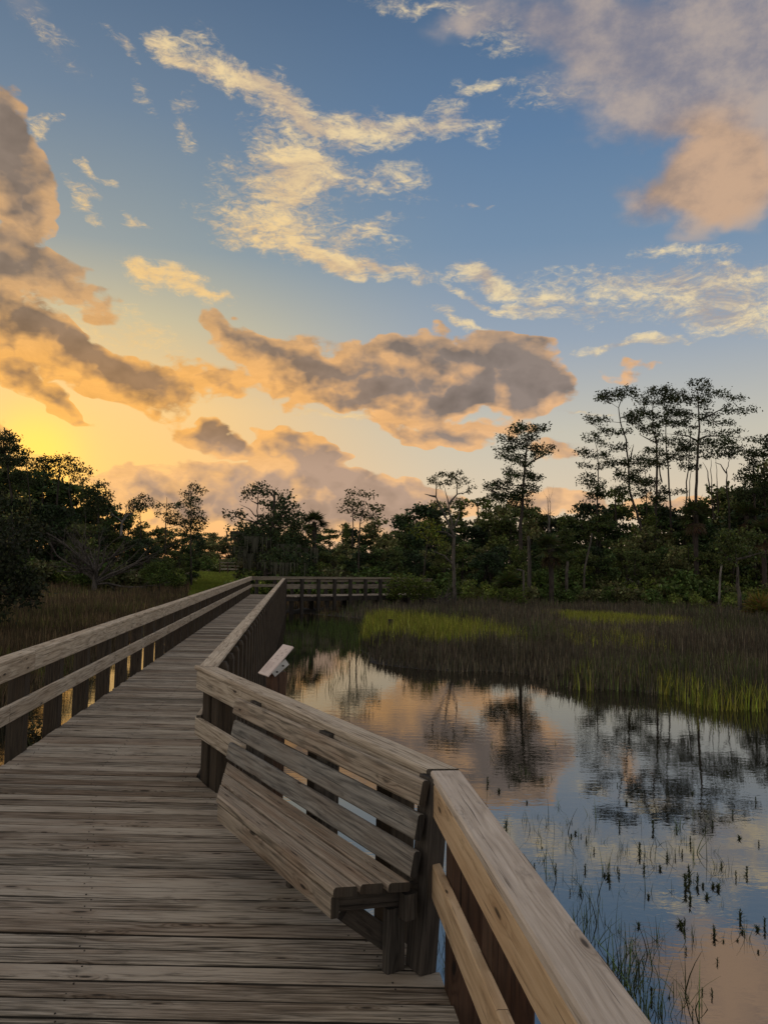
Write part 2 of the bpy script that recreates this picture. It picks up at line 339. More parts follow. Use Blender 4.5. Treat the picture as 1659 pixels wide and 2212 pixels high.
# ------------------------------------------------------------------ mesh helpers
def link(name, me, m=None, parent=None):
    o = bpy.data.objects.new(name, me); COL.objects.link(o)
    if m is not None: me.materials.append(m)
    if parent is not None: o.parent = parent
    return o
def tag(o, label, cat, group=None, kind=None):
    if label: o['label'] = label
    if cat: o['category'] = cat
    if group: o['group'] = group
    if kind: o['kind'] = kind
    return o
def thing(name, loc, label, cat, group=None):
    o = bpy.data.objects.new(name, None); COL.objects.link(o); o.location = loc; o.empty_display_size = .2
    return tag(o, label, cat, group)
class Timber:
    """collects sawn pieces (octagonal section, eased edges) with UVs along the grain"""
    def __init__(s, seed=0): s.v = []; s.f = []; s.uv = []; s.r = random.Random(seed)
    def prism(s, rings, uax, dark_sides=()):
        """rings: lists of points, same count; faces between, caps at the ends; uax: direction of the grain"""
        b = len(s.v); k = len(rings[0]); ou, ov = s.r.uniform(0, 50), s.r.uniform(0, 50)
        for rg in rings: s.v += [tuple(q) for q in rg]
        per = [0]
        for i in range(k): per.append(per[-1] + (Vector(rings[0][(i+1) % k]) - Vector(rings[0][i])).length)
        us = [Vector(rg[0]).dot(uax) for rg in rings]
        for j in range(len(rings)-1):
            for i in range(k):
                i2 = (i+1) % k
                s.f.append((b+j*k+i, b+j*k+i2, b+(j+1)*k+i2, b+(j+1)*k+i))
                q = [Vector(rings[j][i]), Vector(rings[j][i2]), Vector(rings[j+1][i2]), Vector(rings[j+1][i])]
                vv = (per[i], per[i+1], per[i+1], per[i])
                s.uv += [(ou + q[t].dot(uax) + (1000 if i in dark_sides else 0), ov + vv[t]) for t in range(4)]
        for j, rv in ((0, True), (len(rings)-1, False)):
            idx = list(range(k)); idx = idx[::-1] if rv else idx
            s.f.append(tuple(b+j*k+i for i in idx))
            c = Vector(rings[j][0])
            for i in idx:
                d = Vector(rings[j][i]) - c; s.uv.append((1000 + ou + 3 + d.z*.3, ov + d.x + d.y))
    def beam(s, p0, p1, w, h, c=.004, up=(0, 0, 1), cut0=None, cut1=None):
        """from p0 to p1 (centre line), w across, h along up; cut0/cut1: directions of skewed ends (seen from above)"""
        p0, p1 = Vector(p0), Vector(p1); a = (p1-p0).normalized(); up = Vector(up)
        side = a.cross(up).normalized(); u2 = side.cross(a).normalized()
        prof = [(-w/2+c, -h/2), (w/2-c, -h/2), (w/2, -h/2+c), (w/2, h/2-c), (w/2-c, h/2), (-w/2+c, h/2), (-w/2, h/2-c), (-w/2, -h/2+c)]
        def rg(p, cut):
            out = []
            for x, y in prof:
                q = p + side*x + u2*y
                if cut is not None:
                    cv = Vector(cut).normalized(); k = cv.dot(side)
                    q = q + a * (x * cv.dot(a) / k)
                out.append(q)
            return out
        s.prism([rg(p0, cut0), rg(p1, cut1)], a)
    def post(s, x, y, z0, z1, w, d, rot=0.0, c=.006, chamfer=0.0, lean=(0, 0)):
        ca, sa = math.cos(rot), math.sin(rot)
        prof = [(-w/2+c, -d/2), (w/2-c, -d/2), (w/2, -d/2+c), (w/2, d/2-c), (w/2-c, d/2), (-w/2+c, d/2), (-w/2, d/2-c), (-w/2, -d/2+c)]
        rg = lambda z, k=1: [(x + lean[0]*(z-z0) + (px*ca - py*sa)*k, y + lean[1]*(z-z0) + (px*sa + py*ca)*k, z) for px, py in prof]
        rs = [rg(z0), rg(z1-chamfer)]
        if chamfer: rs.append(rg(z1, .72))
        s.prism(rs, Vector((0, 0, 1)))
    def build(s, name, m, parent=None, origin=None):
        me = bpy.data.meshes.new(name)
        off = Vector(origin) if origin is not None else (parent.location if parent is not None else Vector((0, 0, 0)))
        me.from_pydata([tuple(Vector(q) - off) for q in s.v], [], s.f)
        uvl = me.uv_layers.new(name='UVMap'); uvl.data.foreach_set('uv', np.array(s.uv, dtype=np.float32).ravel())
        me.update()
        o = link(name, me, m, parent)
        if parent is None and origin is not None: o.location = off
        return o
def np_mesh(name, verts, faces_n, tint=None, smooth=False):
    """verts (N,3); faces_n: (F,k) index array; tint (F,3) colour per face"""
    me = bpy.data.meshes.new(name); F_, k = faces_n.shape
    me.vertices.add(len(verts)); me.vertices.foreach_set('co', verts.astype(np.float32).ravel())
    me.loops.add(F_*k); me.loops.foreach_set('vertex_index', faces_n.astype(np.int32).ravel())
    me.polygons.add(F_); me.polygons.foreach_set('loop_start', (np.arange(F_)*k).astype(np.int32))
    me.polygons.foreach_set('loop_total', np.full(F_, k, dtype=np.int32))
    me.update(calc_edges=True)
    if tint is not None:
        at = me.attributes.new('tint', 'FLOAT_COLOR', 'CORNER')
        c = np.concatenate([tint, np.ones((F_, 1))], 1)
        at.data.foreach_set('color', np.repeat(c, k, 0).astype(np.float32).ravel())
    return me
# ------------------------------------------------------------------ boardwalk
def lerp(a, b, t): return a + (b - a) * t
L0, L1 = W(0, 1668, DECK), W(535, 1290, DECK)
ldir = (L1 - L0).normalized()
L1 = L0 + ldir * (37.6 - L0.y) / ldir.y
def xl(y): return L0.x + ldir.x / ldir.y * (y - L0.y)        # left edge of the deck
Af = W(425, 1680, DECK)                                      # foot of the corner post
Bf = W(925, 2062, DECK); e1, e2 = W(943, 2090, DECK), W(986, 2212, DECK)
bdir = (e2 - e1).normalized()
wd = 1.70
def xr(y):
    if y >= Af.y: return Af.x + (ldir.x/ldir.y - .0005) * (y - Af.y)
    if y >= e1.y: return lerp(e1.x, Af.x, (y - e1.y) / (Af.y - e1.y))
    return e1.x + bdir.x/bdir.y * (y - e1.y)
YF = 36.2                                                    # far end of the straight run
walk = thing('boardwalk', (-2.2, 6, DECK), 'long weathered plank boardwalk that runs from the foreground and turns right before the trees', 'boardwalk')
dk = Timber(3); rr = random.Random(5)
y = -1.2; pitch = .127
while y < YF - .2:
    wv = pitch - .0108 - rr.random()*.004; y1 = y + wv; z = DECK - .019 + rr.gauss(0, .0012); tl = rr.gauss(0, .0012)
    j0, j1 = rr.uniform(-.012, .012), rr.uniform(-.012, .012)
    if y > 14: j0 = j1 = 0
    p = [Vector((xl(y)-.05+j0, y)), Vector((xl(y1)-.05+j0, y1)), Vector((xr(y1)+.0+j1, y1)), Vector((xr(y)+.0+j1, y))]
    c = .0035 if y < 14 else .0
    xs0, xs1 = (p[0].x+p[1].x)/2, (p[2].x+p[3].x)/2
    k0, k1 = (p[1].x-p[0].x)/(y1-y), (p[2].x-p[3].x)/(y1-y)
    n_ = 5 if y < 9 else 1; rings = []
    for i in range(n_+1):
        t = i/n_; X = lerp(xs0, xs1, t); k = lerp(k0, k1, t); dz = rr.gauss(0, .0008) if n_ > 1 else 0
        prof = [(-wv/2, -.019), (wv/2, -.019), (wv/2, .019-c), (wv/2-c, .019+tl), (-wv/2+c, .019-tl), (-wv/2, .019-c)]
        rings.append([(X + k*py, (y+y1)/2 + py, z + pz + dz) for py, pz in prof])
    dk.prism(rings, Vector((1, 0, 0)), (1, 5))  # both long sides dark: shade of the gaps painted into the colour
    if y < 11:
        for jx in (.07, .5, .93):
            for dy in (-.04, .04):
                X = lerp(xs0, xs1, jx) + rr.uniform(-.008, .008); Yc = (y+y1)/2 + dy + rr.uniform(-.006, .006); q = .0042
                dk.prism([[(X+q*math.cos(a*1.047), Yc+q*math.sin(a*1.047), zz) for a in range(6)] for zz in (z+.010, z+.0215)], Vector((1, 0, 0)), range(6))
    y += pitch
# the branch to the right: its planks lie across it
Cn = Vector((xl(YF)-.05, YF)); 
far_end = W(846, 1288, DECK); far_end = Vector((2.6, 41.6, DECK))
Rf = Vector((xr(YF-.1), YF-.1, DECK)); bd = Vector((far_end.x - Rf.x, far_end.y - Rf.y, 0)).normalized(); bn_ = Vector((-bd.y, bd.x, 0))
Lc = Vector((xl(37.9), 37.9, DECK))                           # outer corner on the left
bw = 1.75; Lb = (far_end - Rf).length
# corner fill
for i in range(14):
    yy = YF - .2 + i*.1375
    x1 = Rf.x + .05 + max(0, (yy - Rf.y) / bd.y * bd.x) if yy > Rf.y else Rf.x
    dk.prism([[(X, yy-.066, DECK-.038), (X, yy+.066, DECK-.038), (X, yy+.066, DECK-.001), (X, yy-.066, DECK-.001)] for X in (xl(yy)-.05, x1)], Vector((1, 0, 0)))
s_ = .1
while s_ < Lb:
    a = Rf + bd*s_; b = a + bn_*bw
    dk.prism([[tuple(q + bd*.0 + Vector((0,0,-.042))), tuple(q + bd*.13 + Vector((0,0,-.042))), tuple(q + bd*.13 + Vector((0,0,-.005))), tuple(q + Vector((0,0,-.005)))] for q in (b, a)], -bn_)
    s_ += .1375
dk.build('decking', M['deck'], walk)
# joists and rim under the deck
js = Timber(8)
def jo(a, b): js.beam((a[0], a[1], DECK-.14), (b[0], b[1], DECK-.14), .045, .19)
for t in (.02, .34, .66, .98):
    jo((lerp(xl(-1)+.02, xr(-1)-.03, t), -1), (lerp(xl(6.2), xr(6.2), t), 6.2)); jo((lerp(xl(6.2)+.02, xr(6.3)-.03, t), 6.2), (lerp(xl(YF)+.02, xr(YF)-.03, t), YF+.8))
    a = Rf + bn_*bw*t; b = far_end + bn_*bw*t; jo((a.x, a.y), (b.x, b.y))
jo((e1.x-.04, e1.y), (Af.x-.04, Af.y))
js.build('joists', M['pile'], walk)
pr = Timber(9)
for yy in np.arange(.2, YF, 2.4):
    for xx in (xl(yy)+.25, xr(yy)-.25):
        q = Timber(int(yy*10)); q.post(xx, yy, -.8, DECK-.24, .2, .2, 0); q.build('pile', M['pile'], walk)
    q = Timber(int(yy*7)); q.beam((xl(yy)+.02, yy, DECK-.34), (xr(yy)-.02, yy, DECK-.34), .09, .19); q.build('cross_beam', M['pile'], walk)
for s_ in np.arange(.6, Lb, 2.0):
    for t in (.1, .9):
        a = Rf + bd*s_ + bn_*bw*t; q = Timber(int(s_*9)); q.post(a.x, a.y, -.8, DECK-.24, .2, .2, 0); q.build('pile', M['pile'], walk)

# ------------------------------------------------------------------ railings
CAPW, CAPT, FH, FT = .135, .038, .14, .038
def railing(label, pts, ztop, inner, posts, mcap, mface, mpost, mids=True, joints=(), zmid=.49, lean_post=0, cut=(None, None), outset=.0, midjoints=(), cham=.02, post_w=.14, seed=1, mid_range=None, capmats=None):
    """pts: inner face line (two points, xy); ztop: heights of the cap top at both; inner: unit vector towards the walkers"""
    a, b = Vector((pts[0][0], pts[0][1], 0)), Vector((pts[1][0], pts[1][1], 0)); d = (b-a).normalized(); L = (b-a).length
    r = thing('wooden_railing', (a.x, a.y, DECK), label, 'railing', None)
    zt = lambda s: lerp(ztop[0], ztop[1], s/L)
    P = lambda s, off, z: a + d*s + inner*off + Vector((0, 0, z))
    ss = [0.0] + list(joints) + [L]
    c0, c1 = cut
    for i in range(len(ss)-1):
        g0 = .002 if i else 0; g1 = .002 if i < len(ss)-2 else 0
        t = Timber(seed*50+i); dz = random.Random(seed*9+i).uniform(-.002, .002)
        k0 = c0 if i == 0 else None; k1 = c1 if i == len(ss)-2 else None
        t.beam(P(ss[i]+g0, -CAPW/2, zt(ss[i]) - CAPT/2 + dz), P(ss[i+1]-g1, -CAPW/2, zt(ss[i+1]) - CAPT/2 + dz), CAPW, CAPT, .007, cut0=k0, cut1=k1)
        t.build('cap_board', mcap, r)
        t = Timber(seed*70+i)
        t.beam(P(ss[i]+g0, -FT/2-.001, zt(ss[i]) - CAPT - FH/2), P(ss[i+1]-g1, -FT/2-.001, zt(ss[i+1]) - CAPT - FH/2), FT, FH, .006, cut0=k0, cut1=k1)
        t.build('rail_board', mface, r)
    m0, m1 = mid_range or (0.0, L)
    ms = [m0] + list(midjoints) + [m1]
    for i in range(len(ms)-1):
        t = Timber(seed*90+i); g = .0015
        zz = lambda s: DECK + zmid - .07 + (zt(s) - ztop[0])*.6
        t.beam(P(ms[i]+g, -FT/2+.001*(i % 2), zz(ms[i])), P(ms[i+1]-g, -FT/2+.001*(i % 2), zz(ms[i+1])), FT, FH, .004)
        t.build('middle_rail', mface, r)
    for i, s in enumerate(posts):
        q = P(s, -FT - post_w/2 - .002, 0); ang = math.atan2(d.y, d.x)
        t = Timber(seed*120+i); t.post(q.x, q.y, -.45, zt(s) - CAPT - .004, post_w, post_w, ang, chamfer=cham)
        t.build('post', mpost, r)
    return r
RH = .865
zr = DECK + RH
# left railing: inner face stands on the deck's left edge
left_in = Vector((ldir.y, -ldir.x, 0)).normalized()
p0 = Vector((xl(-.6), -.6)); p1 = Vector((xl(37.85), 37.85)); LL = (p1-p0).length
def s_at(y): return (y + .6) / ldir.y
# posts where the photograph has them: measured feet on the deck edge
px = [(170,1120),(340,1000),(480,890),(600,800),(690,745),(770,690),(838,640),(880,600)]
s7 = s_at(W(66.8, 1624, DECK).y)
lposts = [s for s in np.arange(s7 - 7*.985, LL - .1, .985)]
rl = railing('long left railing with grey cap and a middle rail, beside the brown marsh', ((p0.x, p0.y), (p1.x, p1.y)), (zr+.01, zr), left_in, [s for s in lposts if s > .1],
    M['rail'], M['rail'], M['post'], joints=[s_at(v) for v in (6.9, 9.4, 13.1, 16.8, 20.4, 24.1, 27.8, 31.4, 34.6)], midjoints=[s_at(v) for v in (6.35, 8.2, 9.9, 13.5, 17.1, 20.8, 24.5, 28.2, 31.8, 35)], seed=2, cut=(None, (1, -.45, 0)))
# corner and bench side: from A (corner) to B
A = W(428, 1440, DECK + .868); B = W(930, 1665, 2.57 - .905)
A_in = Vector((A.x, A.y)); B_in = Vector((B.x, B.y))
ab = Vector((B.x-A.x, B.y-A.y, 0)).normalized(); ab_in = Vector((ab.y, -ab.x, 0)); 
if ab_in.x > 0: ab_in = -ab_in
AL = (B_in - A_in).length
# walk-side right railing from A to the far corner
rw0 = Vector((A.x, A.y)); rw1 = Vector((Rf.x - .02, Rf.y)); 
right_in = -left_in
RL = (rw1-rw0).length
rposts = [.12] + list(np.arange(.62, RL-.2, .60))
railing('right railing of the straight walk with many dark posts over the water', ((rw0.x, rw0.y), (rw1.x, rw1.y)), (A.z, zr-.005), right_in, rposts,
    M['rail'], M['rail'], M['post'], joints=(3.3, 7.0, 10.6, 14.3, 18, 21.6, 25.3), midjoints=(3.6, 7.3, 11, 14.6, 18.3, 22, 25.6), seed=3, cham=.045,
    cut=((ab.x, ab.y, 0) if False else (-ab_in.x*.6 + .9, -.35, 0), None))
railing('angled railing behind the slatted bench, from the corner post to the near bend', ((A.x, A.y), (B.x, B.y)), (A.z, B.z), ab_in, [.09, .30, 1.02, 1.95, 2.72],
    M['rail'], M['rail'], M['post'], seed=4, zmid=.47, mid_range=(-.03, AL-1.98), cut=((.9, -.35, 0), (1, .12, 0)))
# near railing from B to behind the camera
C = W(1269, 2212, 2.57 - .915); Cd = Vector((C.x-B.x, C.y-B.y, 0)).normalized(); c_in = Vector((Cd.y, -Cd.x, 0))
if c_in.x > 0: c_in = -c_in
Cend = Vector((B.x, B.y, 0)) + Cd*4.4
jn = (W(1040, 1870, 2.57-.98) - Vector((B.x, B.y, 0))).to_2d().length
mj = (W(1098, 2190, DECK+.43) - Vector((B.x, B.y, 0))).to_2d().length
print('joints', jn, mj, 'AL', AL, 'B', B, 'A', A, 'C', C)
nearrail = railing('near railing of fresher yellow wood at the lower right, running to the bottom edge', ((B.x, B.y), (Cend.x, Cend.y)), (B.z, B.z - .025), c_in, [.24, .86, 1.50, 2.2, 2.9, 3.6, 4.2],
    M['neartop'], M['near'], M['redpost'], seed=5, zmid=.445, joints=(3.2,), midjoints=(mj, 3.4), cut=((1, .12, 0), None), post_w=.14)
# far branch railings
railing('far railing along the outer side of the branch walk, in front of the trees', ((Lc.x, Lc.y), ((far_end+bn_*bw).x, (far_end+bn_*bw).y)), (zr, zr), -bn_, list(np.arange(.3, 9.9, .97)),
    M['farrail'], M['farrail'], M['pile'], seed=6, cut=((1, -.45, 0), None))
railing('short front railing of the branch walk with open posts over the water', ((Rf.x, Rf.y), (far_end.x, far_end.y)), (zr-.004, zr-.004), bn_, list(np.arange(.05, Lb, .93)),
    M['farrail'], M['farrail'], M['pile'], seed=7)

# ------------------------------------------------------------------ slatted bench
bench = thing('slatted_bench', (lerp(A.x, B.x, .75), lerp(A.y, B.y, .75), DECK), 'grey slatted wooden bench with reclined back built against the angled railing', 'bench')
nrm = ab_in                                  # towards the sitters
BO = Vector((B.x, B.y, 0))
def bp(s, off, z): return BO + ab*s + nrm*off + Vector((0, 0, DECK + z))
def on_plane(x, y, off):
    r = ray(x, y); t = ((BO.dot(nrm) + off) - 0) / r.dot(nrm); q = Vector((0,0,CAM_Z)) + r*t
    return (q - BO).dot(ab), q.z - DECK
meas = {}
for nm, x, y_, off in [('t0',517,1506,.05),('t1',924,1688,.05),('m0',513.6,1554.5,.07),('m1',915,1760,.07),('l0',503,1606,.095),('l1',906,1835,.095),('b0',492,1647,.13),('b1',892,1901,.13),('f0',468,1722,.52),('f1',717,1919,.52)]:
    meas[nm] = on_plane(x, y_, off); print(nm, [round(v, 3) for v in meas[nm]])
q = W(865, 2082, DECK) - BO; print('foot', q.dot(ab), q.dot(nrm), (W(915,2070,DECK)-BO).dot(ab), (W(915,2070,DECK)-BO).dot(nrm))
S0, S1 = -2.06, .035
def slat(name, off_t, ztop_, s0, s1, seed, lean=.2, m='bench'):
    t = Timber(seed); upv = (nrm * -math.sin(lean) + Vector((0, 0, math.cos(lean))))
    zc = ztop_ - .0535; oc = off_t - .018 + math.tan(lean)*.0535 + .025
    t.beam(bp(s0, oc, zc), bp(s1, oc, zc), .036, .107, .008, up=upv)
    return t.build(name, M[m], bench)
z_t = (meas['t0'][1]+meas['t1'][1])/2; z_m = (meas['m0'][1]+meas['m1'][1])/2; z_l = (meas['l0'][1]+meas['l1'][1])/2
slat('back_slat', .05, z_t, meas['t0'][0], meas['t1'][0], 301)
slat('back_slat', .07+.0, z_m, meas['m0'][0], meas['m1'][0], 312, m='blue')
slat('back_slat', .095, z_l, meas['l0'][0], meas['l1'][0], 323, m='blue')
# seat boards: left ends sawn along the walk, back to front
zb, zf = (meas['b0'][1]+meas['b1'][1])/2, (meas['f0'][1]+meas['f1'][1])/2
ob, of = .13, .52
def sl(off): return lerp(meas['b0'][0], meas['f0'][0], (off-ob)/(of-ob))
def sr(off): return lerp(meas['b1'][0], meas['f1'][0], (off-ob)/(of-ob))
def seat_board(i, o0, o1):
    z0, z1 = lerp(zb, zf, (o0-ob)/(of-ob)), lerp(zb, zf, (o1-ob)/(of-ob)); oc = (o0+o1)/2; wv = math.hypot(o1-o0, z1-z0)
    upv = (nrm*(z0-z1) + Vector((0,0,1))*(o1-o0)).normalized()
    cutv = (bp(sl(o1), o1, 0) - bp(sl(o0), o0, 0))
    c = bp(sl(oc), oc, (z0+z1)/2) - upv*.019; e = bp(sr(oc)-[.0,.01,.0][i], oc, (z0+z1)/2) - upv*.019
    t = Timber(330+i); t.beam(c, e, wv, .038, .008, up=upv, cut0=(cutv.x, cutv.y, 0)); return t.build('seat_board', M['bench'], bench)
k3 = (of-ob)/3
for i in range(3): seat_board(i, ob+k3*i+.011, ob+k3*(i+1)-.011)
t = Timber(340); fz = zf - .040 - .043
t.beam(bp(sl(of)+.01, of-.022, fz), bp(sr(of)-.012, of-.022, fz), .036, .084, .004); t.build('front_board', M['bench'], bench)
M['bframe'] = wood('dark_bench_frame_wood', (.018,.017,.015), (.055,.051,.044), (.11,.10,.086), (.07,.05,.035), .3, knots=.7)
for si, s0 in enumerate((meas['b1'][0]-.10, -1.0, meas['b0'][0]+.12)):
    # reclined upright
    for dd, nm in ((0, 'back_post'),):
        t = Timber(350+si); t.beam(bp(s0+.045, .045, .0), bp(s0+.045, -.012, z_t+.0), .085, .115, .005, up=tuple(ab)); 
        # beam() takes w across and h along up: up is along the bench here
        t.build('back_post', M['bframe'], bench)
    if si == 2: continue
    t = Timber(360+si); hb = lerp(zb, zf, .5) - .038 - .07
    t.beam(bp(s0+.02, .03, zb-.09), bp(s0+.02, of-.045, zf-.088), .038, .088, .004); t.build('seat_bearer', M['bframe'], bench)
    t = Timber(370+si); t.post(*bp(s0+.0, .155, 0).to_2d(), DECK, DECK+zb-.13, .045, .09, math.atan2(ab.y, ab.x)); t.build('leg', M['bframe'], bench)
    t = Timber(380+si); t.beam(bp(s0-.045, .14, .09), bp(s0-.045, .37, zf-.175), .038, .088, .004); t.build('brace', M['bframe'], bench)
t = Timber(390); t.post(*bp(meas['b1'][0]-.02, .14, 0).to_2d(), DECK+zb-.15, DECK+zb-.045, .06, .06, math.atan2(ab.y, ab.x)); t.build('block', M['bframe'], bench)

# ------------------------------------------------------------------ tilted information sign outside the railing
sc = Vector((-.755, 5.42, 0)); 
low = W(569, 1459, CAM_Z-.80); 
lowL, lowR = W(559, 1455, CAM_Z-.80), W(578, 1462, CAM_Z-.815)
pn = -nrm
sign = thing('information_sign', (sc.x, sc.y, 0), 'pale tilted information panel on a reddish wooden post outside the railing', 'sign')
lc = (lowL+lowR)/2; wv = .17; ln = .27; tilt = R(46)
upd = pn*math.cos(tilt) + Vector((0,0,math.sin(tilt)))
hi_c = lc + upd*ln
t = Timber(401); t.beam(lc, hi_c, wv, .012, .002, up=tuple((nrm*math.sin(tilt) + Vector((0,0,math.cos(tilt))))))
t.build('panel', M['panel'], sign)
pnrm = (nrm*math.sin(tilt) + Vector((0,0,math.cos(tilt)))).normalized()
pr_ = Timber(402); r2 = random.Random(4)
for i in range(11):                                            # faded lines of small print on the lower part
    a = lc + upd*(.022 + i*.0088) + pnrm*.0068; w0 = r2.uniform(.045, .06)
    x_ = -.070
    while x_ < .02 + r2.uniform(-.01, .01):
        l_ = r2.uniform(.008, .024); p_ = a + ab*(x_) ; pr_.beam(p_, p_ + ab*l_, .0035, .001, .0001, up=tuple(pnrm)); x_ += l_ + .006
for (u_, v_, l_) in [(.10,.15,.03),(.04,.17,.05),(-.04,.165,.03),(.06,.20,.06),(-.06,.21,.03),(.0,.235,.05),(.08,.25,.03),(-.08,.255,.04),(-.02,.275,.04),(.09,.10,.02),(.07,.07,.03)]:
    a = lc + upd*v_*.83 + pnrm*.0068 - ab*u_*.6; pr_.beam(a, a + ab*l_*.5 + upd*.008, .008, .001, .0001, up=tuple(pnrm))
pr_.build('faded_print', M['print'], sign)
pc = lc + pn*.10; pc.z = 0
t = Timber(403); t.post(pc.x, pc.y, -.5, lc.z + .02, .10, .115, math.atan2(ab.y, ab.x), c=.005); t.build('post', M['redpost'], sign)
t = Timber(404); bq = Vector((pc.x, pc.y, lc.z + .045)) + ab*.056
t.beam(bq + nrm*.05 - Vector((0,0,.035)), bq - nrm*.055 + Vector((0,0,.045)), .005, .050, .001, up=tuple(upd.cross(ab))); bk = t.build('bracket', M['steel'], sign)
for k in (-.02, .02):
    t = Timber(405); c_ = bq + ab*.003 - nrm*k*1.1 + Vector((0, 0, k)); t.beam(c_, c_ + ab*.008, .012, .012, .003, up=(0,0,1)); 
    o_ = t.build('bolt', M['bolt'], sign); o_.parent = bk
# ------------------------------------------------------------------ pond outline, terrain
def W2(x, y, z=0.0): q = W(x, y, z); return (q.x, q.y)
shoreR = [W2(*p) for p in [(618,1322),(700,1330),(780,1338),(806,1352),(800,1385),(796,1410),(800,1433),(868,1442),(978,1449),(1068,1452),(1138,1458),(1203,1470),(1261,1487),(1364,1497),(1447,1502),(1524,1516),(1659,1532)]]
shoreL = [W2(*p) for p in [(560,1300),(500,1308),(400,1330),(340,1358),(293,1386),(240,1406),(178,1428),(120,1448),(45,1484),(0,1512)]]
pond = shoreR + [(13, 13.2), (30, 12), (60, 6), (60, -30), (-40, -30), (-16, -4), (-8.5, 6)] + shoreL[::-1]
PA_ = np.array(pond); PB_ = np.roll(PA_, -1, 0)
def pond_d(X, Y):
    """signed distance to the pond outline, negative over the water"""
    shp = X.shape; x = X.ravel(); y = Y.ravel(); best = np.full(x.shape, 1e9); ins = np.zeros(x.shape, bool)
    for (ax, ay), (bx, by) in zip(PA_, PB_):
        ex, ey = bx-ax, by-ay; t = np.clip(((x-ax)*ex + (y-ay)*ey)/(ex*ex+ey*ey), 0, 1)
        best = np.minimum(best, (x-ax-t*ex)**2 + (y-ay-t*ey)**2)
        if by != ay:
            c = ((ay > y) != (by > y)) & (x < (bx-ax)*(y-ay)/(by-ay) + ax); ins ^= c
    d = np.sqrt(best); return np.where(ins, -d, d).reshape(shp)
def wob(X, Y, s, seed):
    r = np.random.default_rng(seed); o = 0
    for k in range(6):
        a = r.uniform(0, 6.28); f = s * r.uniform(.6, 1.8); p = r.uniform(0, 6.28); o = o + np.sin(X*f*math.cos(a) + Y*f*math.sin(a) + p)
    return o / 6
def ground(X, Y):
    d = pond_d(X, Y) + wob(X, Y, 1.3, 4)*.6
    h = np.clip(d*.12, -.7, .10) + wob(X, Y, .9, 5)*.035
    h = h + np.clip((Y - 46)/20, 0, 1)*.35
    gapx = np.abs(X/np.maximum(Y, 1) + .213)                    # the wet clearing towards the far bridge
    g = np.clip(1 - gapx/.06, 0, 1) * np.clip((Y-44)/8, 0, 1)
    return h*(1-g) + g*(.02 + wob(X, Y*.5, .9, 9)*.10)
ax = np.concatenate([[-2500,-900,-400,-220,-150,-110], np.arange(-90, -24, 3), np.arange(-24, 34, .5), np.arange(34, 90, 3), [110,150,220,400,900,2500]])
ay = np.concatenate([[-400,-120,-40,-15], np.arange(-8, 4, 2), np.arange(4, 62, .5), np.arange(62, 170, 3), [190,240,400,900,3000]])
GX, GY = np.meshgrid(ax, ay); GZ = ground(GX, GY)
nx, ny = len(ax), len(ay); vv = np.stack([GX, GY, GZ], -1).reshape(-1, 3)
ii, jj = np.meshgrid(np.arange(nx-1), np.arange(ny-1)); b0 = (jj*nx + ii).ravel()
me = np_mesh('ground', vv, np.stack([b0, b0+1, b0+nx+1, b0+nx], 1))
me.polygons.foreach_set('use_smooth', [True]*len(me.polygons))
g_o = link('ground', me, M['mud']); tag(g_o, 'dark wet marsh mud under grass and trees', None, kind='structure')
wv_ = np.array([(-600,-200,0),(600,-200,0),(600,600,0),(-600,600,0)], float)
w_o = link('water', np_mesh('water', wv_, np.array([[0,1,2,3]])), M['water']); tag(w_o, 'still pond water mirroring the sunset sky', None, kind='structure')

# ------------------------------------------------------------------ grass
def in_walk(x, y):
    yl = np.clip(y, -2, 38); a = L0.x + ldir.x/ldir.y*(yl-L0.y); 
    b = np.where(yl >= Af.y, Af.x + (ldir.x/ldir.y)*(yl-Af.y), np.where(yl >= e1.y, e1.x + (Af.x-e1.x)*(yl-e1.y)/(Af.y-e1.y), e1.x + bdir.x/bdir.y*(yl-e1.y)))
    m1 = (x > a - .3) & (x < b + .3) & (y < 38.3)
    rx, ry = x - Rf.x, y - Rf.y; s = rx*bd.x + ry*bd.y; o = rx*bn_.x + ry*bn_.y
    return m1 | ((s > -1) & (s < Lb + .5) & (o > -.3) & (o < bw + .3))
def blades(name, x, y, z, h, wdt, tint, label, lean=.22, segs=1, drop=.3, parent=None, m=None, face=True):
    n_ = len(x); th = rng.uniform(0, 6.283, n_); ln = rng.normal(0, lean, n_)*h
    lx, ly = np.cos(th)*ln, np.sin(th)*ln
    ph = rng.uniform(0, 3.1416, n_) if not face else np.arctan2(y, x) + math.pi/2 + rng.normal(0, .6, n_)
    wx, wy = np.cos(ph)*wdt/2, np.sin(ph)*wdt/2
    rows = []
    for k in range(segs+1):
        t = k/segs; q = t**1.7; ww = (1 - t*.82)
        zz = z + h*t - np.abs(ln)*q*drop
        rows.append(np.stack([x + lx*q - wx*ww, y + ly*q - wy*ww, zz], -1)); rows.append(np.stack([x + lx*q + wx*ww, y + ly*q + wy*ww, zz], -1))
    V = np.stack(rows, 1).reshape(-1, 3); k2 = 2*(segs+1); base = np.arange(n_)*k2
    Fs = np.concatenate([np.stack([base+2*k, base+2*k+1, base+2*k+3, base+2*k+2], 1) for k in range(segs)])
    me = np_mesh(name, V, Fs, np.tile(tint, (segs, 1)))
    return link(name, me, m or M['grass'], parent)
def tints(n_, c, var=.35, alt=None, pa=.0):
    c = np.array(c)[None]*np.exp(rng.normal(0, var, (n_, 1)))*(1 + rng.normal(0, .08, (n_, 3)))
    if alt is not None:
        k = rng.random(n_) < pa; c[k] = np.array(alt)*np.exp(rng.normal(0, var, (k.sum(), 1)))
    return np.clip(c, .002, .8)
